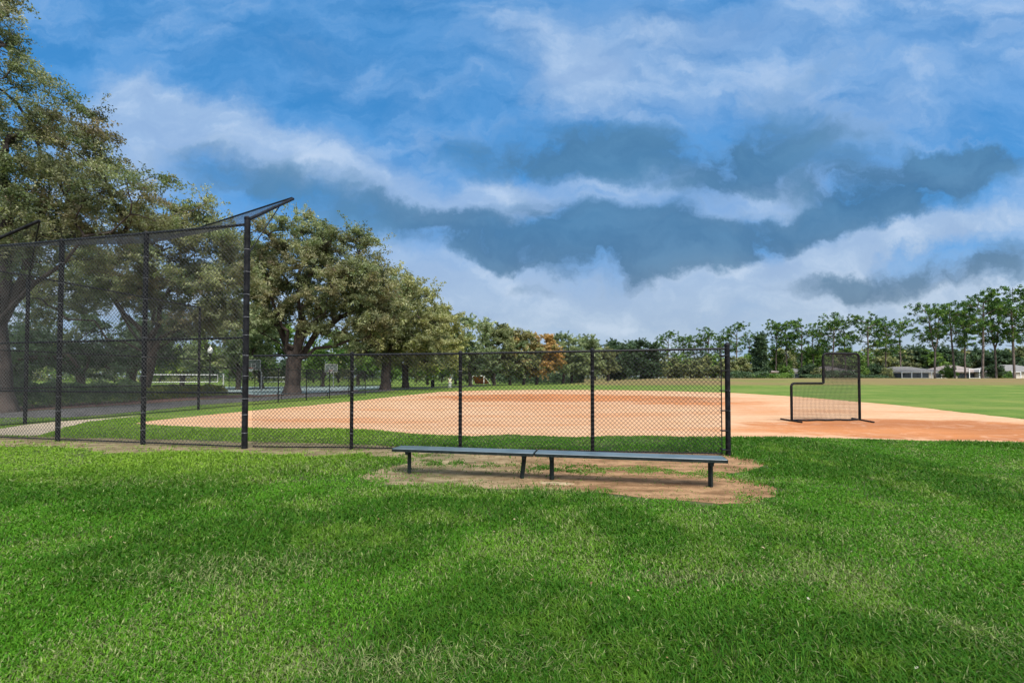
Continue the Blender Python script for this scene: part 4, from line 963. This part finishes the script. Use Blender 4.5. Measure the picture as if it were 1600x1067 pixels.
def house(px0, px1, Y, top, wall, roof, label, dep=11, lanai=None, wins=(0.15, 0.4, 0.7), z0=0.55, eave=2.75):
    x0, x1 = (px0 - 800) / F * Y, (px1 - 800) / F * Y; Wd = x1 - x0
    ht = (590 - top) / F * Y + EYE - z0
    root = empty('house', ((x0 + x1) / 2, Y, z0)); tag(root, label, 'house', 'single-storey houses beyond the outfield')
    MB().box((0, dep / 2, eave / 2 - 0.2), (Wd - 1.0, dep - 1.0, eave + 0.4)).build('wall', M[wall], root)
    w_, d_ = Wd / 2 + 0.1, dep / 2 + 0.1; inset = min(d_, w_ * 0.8)
    V = [(-w_, -d_, eave), (w_, -d_, eave), (w_, d_, eave), (-w_, d_, eave), (-w_ + inset, 0, ht), (w_ - inset, 0, ht),
         (-w_, -d_, eave - .18), (w_, -d_, eave - .18), (w_, d_, eave - .18), (-w_, d_, eave - .18)]
    V = [(x, y + dep / 2, z) for x, y, z in V]
    MB().add(V, [(0, 1, 5, 4), (1, 2, 5), (2, 3, 4, 5), (3, 0, 4), (6, 7, 1, 0), (7, 8, 2, 1), (8, 9, 3, 2), (9, 6, 0, 3), (9, 8, 7, 6)]).build('roof', M[roof], root)
    for t in wins:
        wx = -Wd / 2 + 0.5 + (Wd - 1) * t
        fr = MB().box((wx, 0.47, 1.5), (1.9, 0.10, 1.5)).build('window', M['white'], root)
        MB().box((wx, 0.40, 1.5), (1.7, 0.06, 1.3)).build('pane', M['glass'], fr)
    if lanai:
        a, c_, hh = lanai; xa, xb = -Wd / 2 + Wd * a, -Wd / 2 + Wd * c_; n = max(2, int((xb - xa) / 2.4))
        cage = MB(); 
        for k in range(n + 1):
            x = xa + (xb - xa) * k / n; cage.box((x, -3.2, hh / 2), (0.16, 0.12, hh)); 
            cage.box((x, -1.5, hh + 0.02), (0.09, 3.4, 0.09))
        cage.box(((xa + xb) / 2, -3.2, hh), (xb - xa + .14, 0.13, 0.15)); cage.box(((xa + xb) / 2, -3.2, 0.9), (xb - xa, 0.06, 0.07))
        cg = cage.build('screen_enclosure', M['white'], root)
        MB().box(((xa + xb) / 2, 0.42, 1.15), (xb - xa - .3, 0.10, 2.2)).build('sliding_door', M['glass'], root)
    return root
house(1196, 1220, 132, 577, 'stucco_pink', 'shingle_brown', 'pinkish house glimpsed between pine trunks, farthest left of the houses')
house(1240, 1274, 134, 575, 'stucco_white', 'shingle', 'white house between pine trunks just left of the screen')
house(1286, 1338, 132, 571.5, 'stucco_pink', 'shingle_brown', 'pink walled house seen through the pitching screen', wins=(.2, .5, .8))
house(1342, 1388, 136, 577, 'stucco', 'shingle_brown', 'beige low house immediately right of the screen', wins=(.3, .7))
house(1392, 1478, 126, 572, 'stucco', 'shingle', 'grey hip roofed house with wide screened porch below the forked pine', lanai=(.02, .72, 2.5), wins=(.9,))
house(1476, 1548, 134, 570, 'stucco', 'shingle_brown', 'beige house with tall white pool cage between the thick pine trunks', lanai=(.3, 1.15, 3.5), wins=(.12,))
house(1556, 1650, 128, 569, 'stucco', 'shingle', 'large hip roofed house at the right edge', lanai=(.0, .2, 2.6), wins=(.3, .6))

# ------------------------------------------------------------------ courts, hoops, lamp, nets, goal
M['orange_net'] = noisy('orange_net', (0.50, 0.15, 0.05), (0.6, 0.2, 0.07), 3, 0.7)
M['rim'] = noisy('rim', (0.55, 0.08, 0.03), (0.6, 0.1, 0.04), 3, 0.5)
M['board'] = noisy('board', (0.07, 0.09, 0.08), (0.12, 0.14, 0.13), 2, 0.3)
M['grey_pole'] = noisy('grey_pole', (0.35, 0.35, 0.34), (0.5, 0.5, 0.49), 5, 0.5)
def hoop(pxc, Y, label, rz=0.0):
    x = (pxc - 800) / F * Y; root = empty('basketball_hoop', (x, Y, 0), rz); tag(root, label, 'basketball hoop', 'basketball hoops on the courts')
    MB().tube([(0, 1.2, -0.05), (0, 1.2, 2.1), (0, 0.9, 2.55), (0, 0.12, 2.85)], 0.07, 8).build('pole', M['grey_pole'], root, True)
    bd = MB().box((0, 0.03, 2.98), (1.8, 0.04, 1.06)).build('backboard', M['board'], root)
    fr = MB()
    for z in (2.45, 3.51): fr.box((0, -0.012, z), (1.83, 0.04, 0.06))
    for xx in (-0.87, 0.87): fr.box((xx, -0.012, 2.98), (0.05, 0.035, 0.99))
    for z in (2.66, 3.08): fr.box((0, -0.012, z), (0.60, 0.03, 0.045))
    for xx in (-0.28, 0.28): fr.box((xx, -0.012, 2.87), (0.045, 0.026, 0.37))
    fr.build('board_marking', M['grey_pole'], bd)
    MB().tube([(0.23 * math.cos(a), -0.38 + 0.23 * math.sin(a), 2.61) for a in np.linspace(0, 2 * math.pi, 17)], 0.02, 6).build('rim', M['rim'], root)
    nn = MB()
    for k in range(12):
        a = k * math.pi / 6; nn.tube([(0.22 * math.cos(a), -0.38 + 0.22 * math.sin(a), 2.60), (0.12 * math.cos(a + .3), -0.38 + 0.12 * math.sin(a + .3), 2.22)], 0.008, 3)
        nn.tube([(0.22 * math.cos(a), -0.38 + 0.22 * math.sin(a), 2.60), (0.12 * math.cos(a - .3), -0.38 + 0.12 * math.sin(a - .3), 2.22)], 0.008, 3)
    nn.build('hoop_net', M['white'], root)
hoop(517.5, 67, 'basketball hoop standing right of the big oak trunk', 0.1)
hoop(396, 50, 'basketball hoop partly hidden by the tall backstop corner post', -0.2)
def lamp():
    Y = 46; x = (328 - 800) / F * Y; root = empty('street_lamp', (x, Y, 0)); tag(root, 'black lamp post with white acorn globe behind the backstop wire', 'street lamp')
    MB().lathe((0, 0, -0.05), [(0.2, 0), (0.2, 0.15), (0.12, 0.3), (0.12, 0.7), (0.06, 0.8), (0.05, 3.75), (0.09, 3.85), (0.13, 4.0), (0.13, 4.05)], 12).build('pole', M['black_pipe'], root, True)
    MB().lathe((0, 0, 4.0), [(0.12, 0), (0.23, 0.18), (0.245, 0.35), (0.19, 0.52), (0.09, 0.62), (0.05, 0.66), (0.05, 0.72), (0.015, 0.78)], 14).build('globe', M['white'], root, True)
lamp()
def sportnet(p0, p1, zlo, zhi, label, cat='net', name='volleyball_net', s=0.12):
    p0 = A3(p0, 0); p1 = A3(p1, 0); root = empty(name, p0); tag(root, label, cat); d = p1 - p0; u_ = d / np.linalg.norm(d)
    for q in (np.zeros(3), d): MB().lathe((q[0], q[1], -.05), [(0.06, 0), (0.06, zhi + .1), (0.02, zhi + .13)], 10).build('post', M['white'], root, True)
    a = u_ * 0.5; c_ = d - u_ * 0.5
    for z in (zhi, zlo): MB().tube([A3(a, z), A3(c_, z)], 0.045, 4).build('tape', M['white'], root)
    for q in (a, c_): MB().tube([A3(q, zlo), A3(q, zhi)], 0.035, 4).build('tape', M['white'], root)
    mesh_panel('mesh', [(A3(a, zlo), A3(c_, zlo), A3(c_, zhi), A3(a, zhi))], M['net'], root, s=s, r=0.006, square=True)
    return root
sportnet(at(222, 600, 43)[:2], at(349, 600, 47)[:2], 1.12, 1.84, 'white taped volleyball net with white end post seen through the backstop')
sportnet(at(406, 600, 70)[:2], at(452, 600, 74)[:2], 0.9, 1.6, 'small white framed net left of the big oak trunk beyond the court', name='court_net')
# tall thin court fence
cf = empty('court_fence', (0, 0, 0)); c0 = at(358, 590, 62); c1 = at(606, 590, 84); cf.location = (c0[0], c0[1], 0); tag(cf, 'tall thin dark mesh fence around the far side of the courts', 'fence')
dC = A3(c1 - c0, 0)
for k in range(9):
    q = dC * k / 8; MB().lathe((q[0], q[1], -.05), [(0.045, 0), (0.045, 2.95), (0.01, 3.0)], 8).build('post', M['black_pipe'], cf, True)
for z in (2.85, 1.5, .1): rail(cf, A3(np.zeros(3), z), A3(dC, z), 0.03)
mesh_panel('wire_mesh', [(A3(np.zeros(3), .1), A3(dC, .1), A3(dC, 2.85), A3(np.zeros(3), 2.85))], M['wire'], cf, s=0.16, r=0.008)
def goal():
    Y = 112; z = 0; a = at(738, 598, Y); c_ = at(751, 598, Y); d = at(760, 598, Y + 3)
    root = empty('soccer_goal', (a[0], Y, 0)); tag(root, 'small soccer goal with white frame and orange net at the far tree row', 'goal')
    x1 = c_[0] - a[0]; H = 2.0; fr = MB()
    for x in (0, x1 + .8): fr.tube([(x, 0, 0), (x, 0, H)], 0.09, 6)
    fr.tube([(0, 0, H), (x1 + .8, 0, H)], 0.09, 6); fr.build('frame', M['white'], root)
    bk = MB(); bk.tube([(0, 0, H), (0.6, 2.2, 0)], .05, 5); bk.tube([(x1 + .8, 0, H), (x1 + 2.2, 2.2, 0)], .05, 5); bk.tube([(.6, 2.2, 0.05), (x1 + 2.2, 2.2, .05)], .05, 5); bk.build('back_frame', M['white'], root)
    mesh_panel('net', [((.6, 2.2, 0.05), (x1 + 2.2, 2.2, .05), (x1 + .8, 0, H), (0, 0, H))], M['orange_net'], root, s=0.16, r=0.055)
goal()
# litter bin
def bin_():
    p = G(676, 604.6); root = empty('litter_bin', p); tag(root, 'dark round litter bin beside the path left of the person in pale clothes', 'bin')
    MB().lathe((0, 0, 0), [(0.26, 0), (0.30, 0.1), (0.32, 0.95), (0.30, 1.0)], 14).build('body', M['padding'], root, True)
    MB().lathe((0, 0, 1.0), [(0.33, 0.003), (0.33, 0.06), (0.22, 0.2), (0.08, 0.25)], 14).build('lid', M['black_pipe'], root, True)
bin_()
# ------------------------------------------------------------------ people far away
M['skin'] = noisy('skin', (0.42, 0.26, 0.19), (0.48, 0.3, 0.22), 4, 0.6)
M['hair'] = noisy('hair', (0.03, 0.02, 0.015), (0.06, 0.04, 0.03), 20, 0.7)
M['pale_top'] = noisy('pale_top', (0.62, 0.62, 0.42), (0.7, 0.7, 0.52), 4, 0.9)
M['pale_trousers'] = noisy('pale_trousers', (0.62, 0.64, 0.62), (0.72, 0.73, 0.72), 4, 0.9)
M['grey_shirt'] = noisy('grey_shirt', (0.5, 0.52, 0.56), (0.6, 0.62, 0.66), 4, 0.9)
M['dark_trousers'] = noisy('dark_trousers', (0.01, 0.01, 0.013), (0.025, 0.025, 0.03), 4, 0.9)
def skin_chain(name, verts, edges, radii, m, parent, root=0):
    me_ = bpy.data.meshes.new(name); me_.from_pydata(verts, edges, []); o = link_mesh(name, me_, m, parent)
    sm = o.modifiers.new('skin', 'SKIN'); sl = me_.skin_vertices[0].data
    for i, r_ in enumerate(radii): sl[i].radius = (r_, r_) if not isinstance(r_, tuple) else r_; sl[i].use_root = (i == root)
    ss = o.modifiers.new('sub', 'SUBSURF'); ss.levels = 1; ss.render_levels = 1
    dg = bpy.context.evaluated_depsgraph_get(); nm = bpy.data.meshes.new_from_object(o.evaluated_get(dg)); o.modifiers.clear(); o.data = nm; nm.shade_smooth()
    if not nm.materials: nm.materials.append(m)
    return o
def person(px, py, rz, label, top, trs, stride=0.16, ht=1.68):
    p = G(px, py); root = empty('person', p, rz, ht / 1.72); tag(root, label, 'person', 'people by the far path')
    s_ = stride
    V = [(0, 0, .93), (0, .01, 1.15), (0, .01, 1.36), (0, 0, 1.47), (0, -.01, 1.55), (0, -.02, 1.64),          # 0-5 pelvis..head
         (.10, 0, .88), (.11, -s_ * .5, .50), (.11, -s_ + .06, .09), (.12, -s_ - .10, .04),
         (-.10, 0, .88), (-.11, s_ * .4, .50), (-.11, s_ + .04, .10), (-.12, s_ - .12, .04),
         (.19, .01, 1.38), (.25, .05, 1.10), (.24, -.06, .88), (.24, -.10, .80),
         (-.19, .01, 1.38), (-.25, .0, 1.10), (-.24, -.12, .90), (-.24, -.17, .82)]
    E = [(0, 1), (1, 2), (2, 3), (3, 4), (4, 5), (0, 6), (6, 7), (7, 8), (8, 9), (0, 10), (10, 11), (11, 12), (12, 13), (2, 14), (14, 15), (15, 16), (16, 17), (2, 18), (18, 19), (19, 20), (20, 21)]
    rad = [.13, .12, .14, .06, .075, .085, .085, .06, .042, .035, .085, .06, .042, .035, .06, .042, .032, .035, .06, .042, .032, .035]
    skin_chain('body', V, E, rad, M['skin'], root)
    skin_chain('shirt', [V[0], V[1], V[2], (0, .01, 1.42), V[14], (.225, .03, 1.22), V[18], (-.225, .01, 1.22)], [(0, 1), (1, 2), (2, 3), (2, 4), (4, 5), (2, 6), (6, 7)], [.155, .145, .165, .075, .08, .062, .08, .062], top, root)
    skin_chain('trousers', [(0, 0, .95), V[6], V[7], V[8], V[10], V[11], V[12]], [(0, 1), (1, 2), (2, 3), (0, 4), (4, 5), (5, 6)], [.15, .105, .08, .062, .105, .08, .062], trs, root)
    MB().lathe((0, 0.012, 1.60), [(.09, 0), (.102, .05), (.095, .10), (.06, .135), (.01, .15)], 12).build('hair', M['hair'], root, True)
person(703, 607.2, 0.3, 'person in pale yellow top and white trousers standing beside the far path', M['pale_top'], M['pale_trousers'], 0.05)
person(609, 608.0, 1.0, 'person in light grey shirt and black trousers beside the yellowish oak trunk', M['grey_shirt'], M['dark_trousers'], 0.24, 1.6)
print('faces', sum(len(o.data.polygons) for o in bpy.data.objects if o.type == 'MESH'))
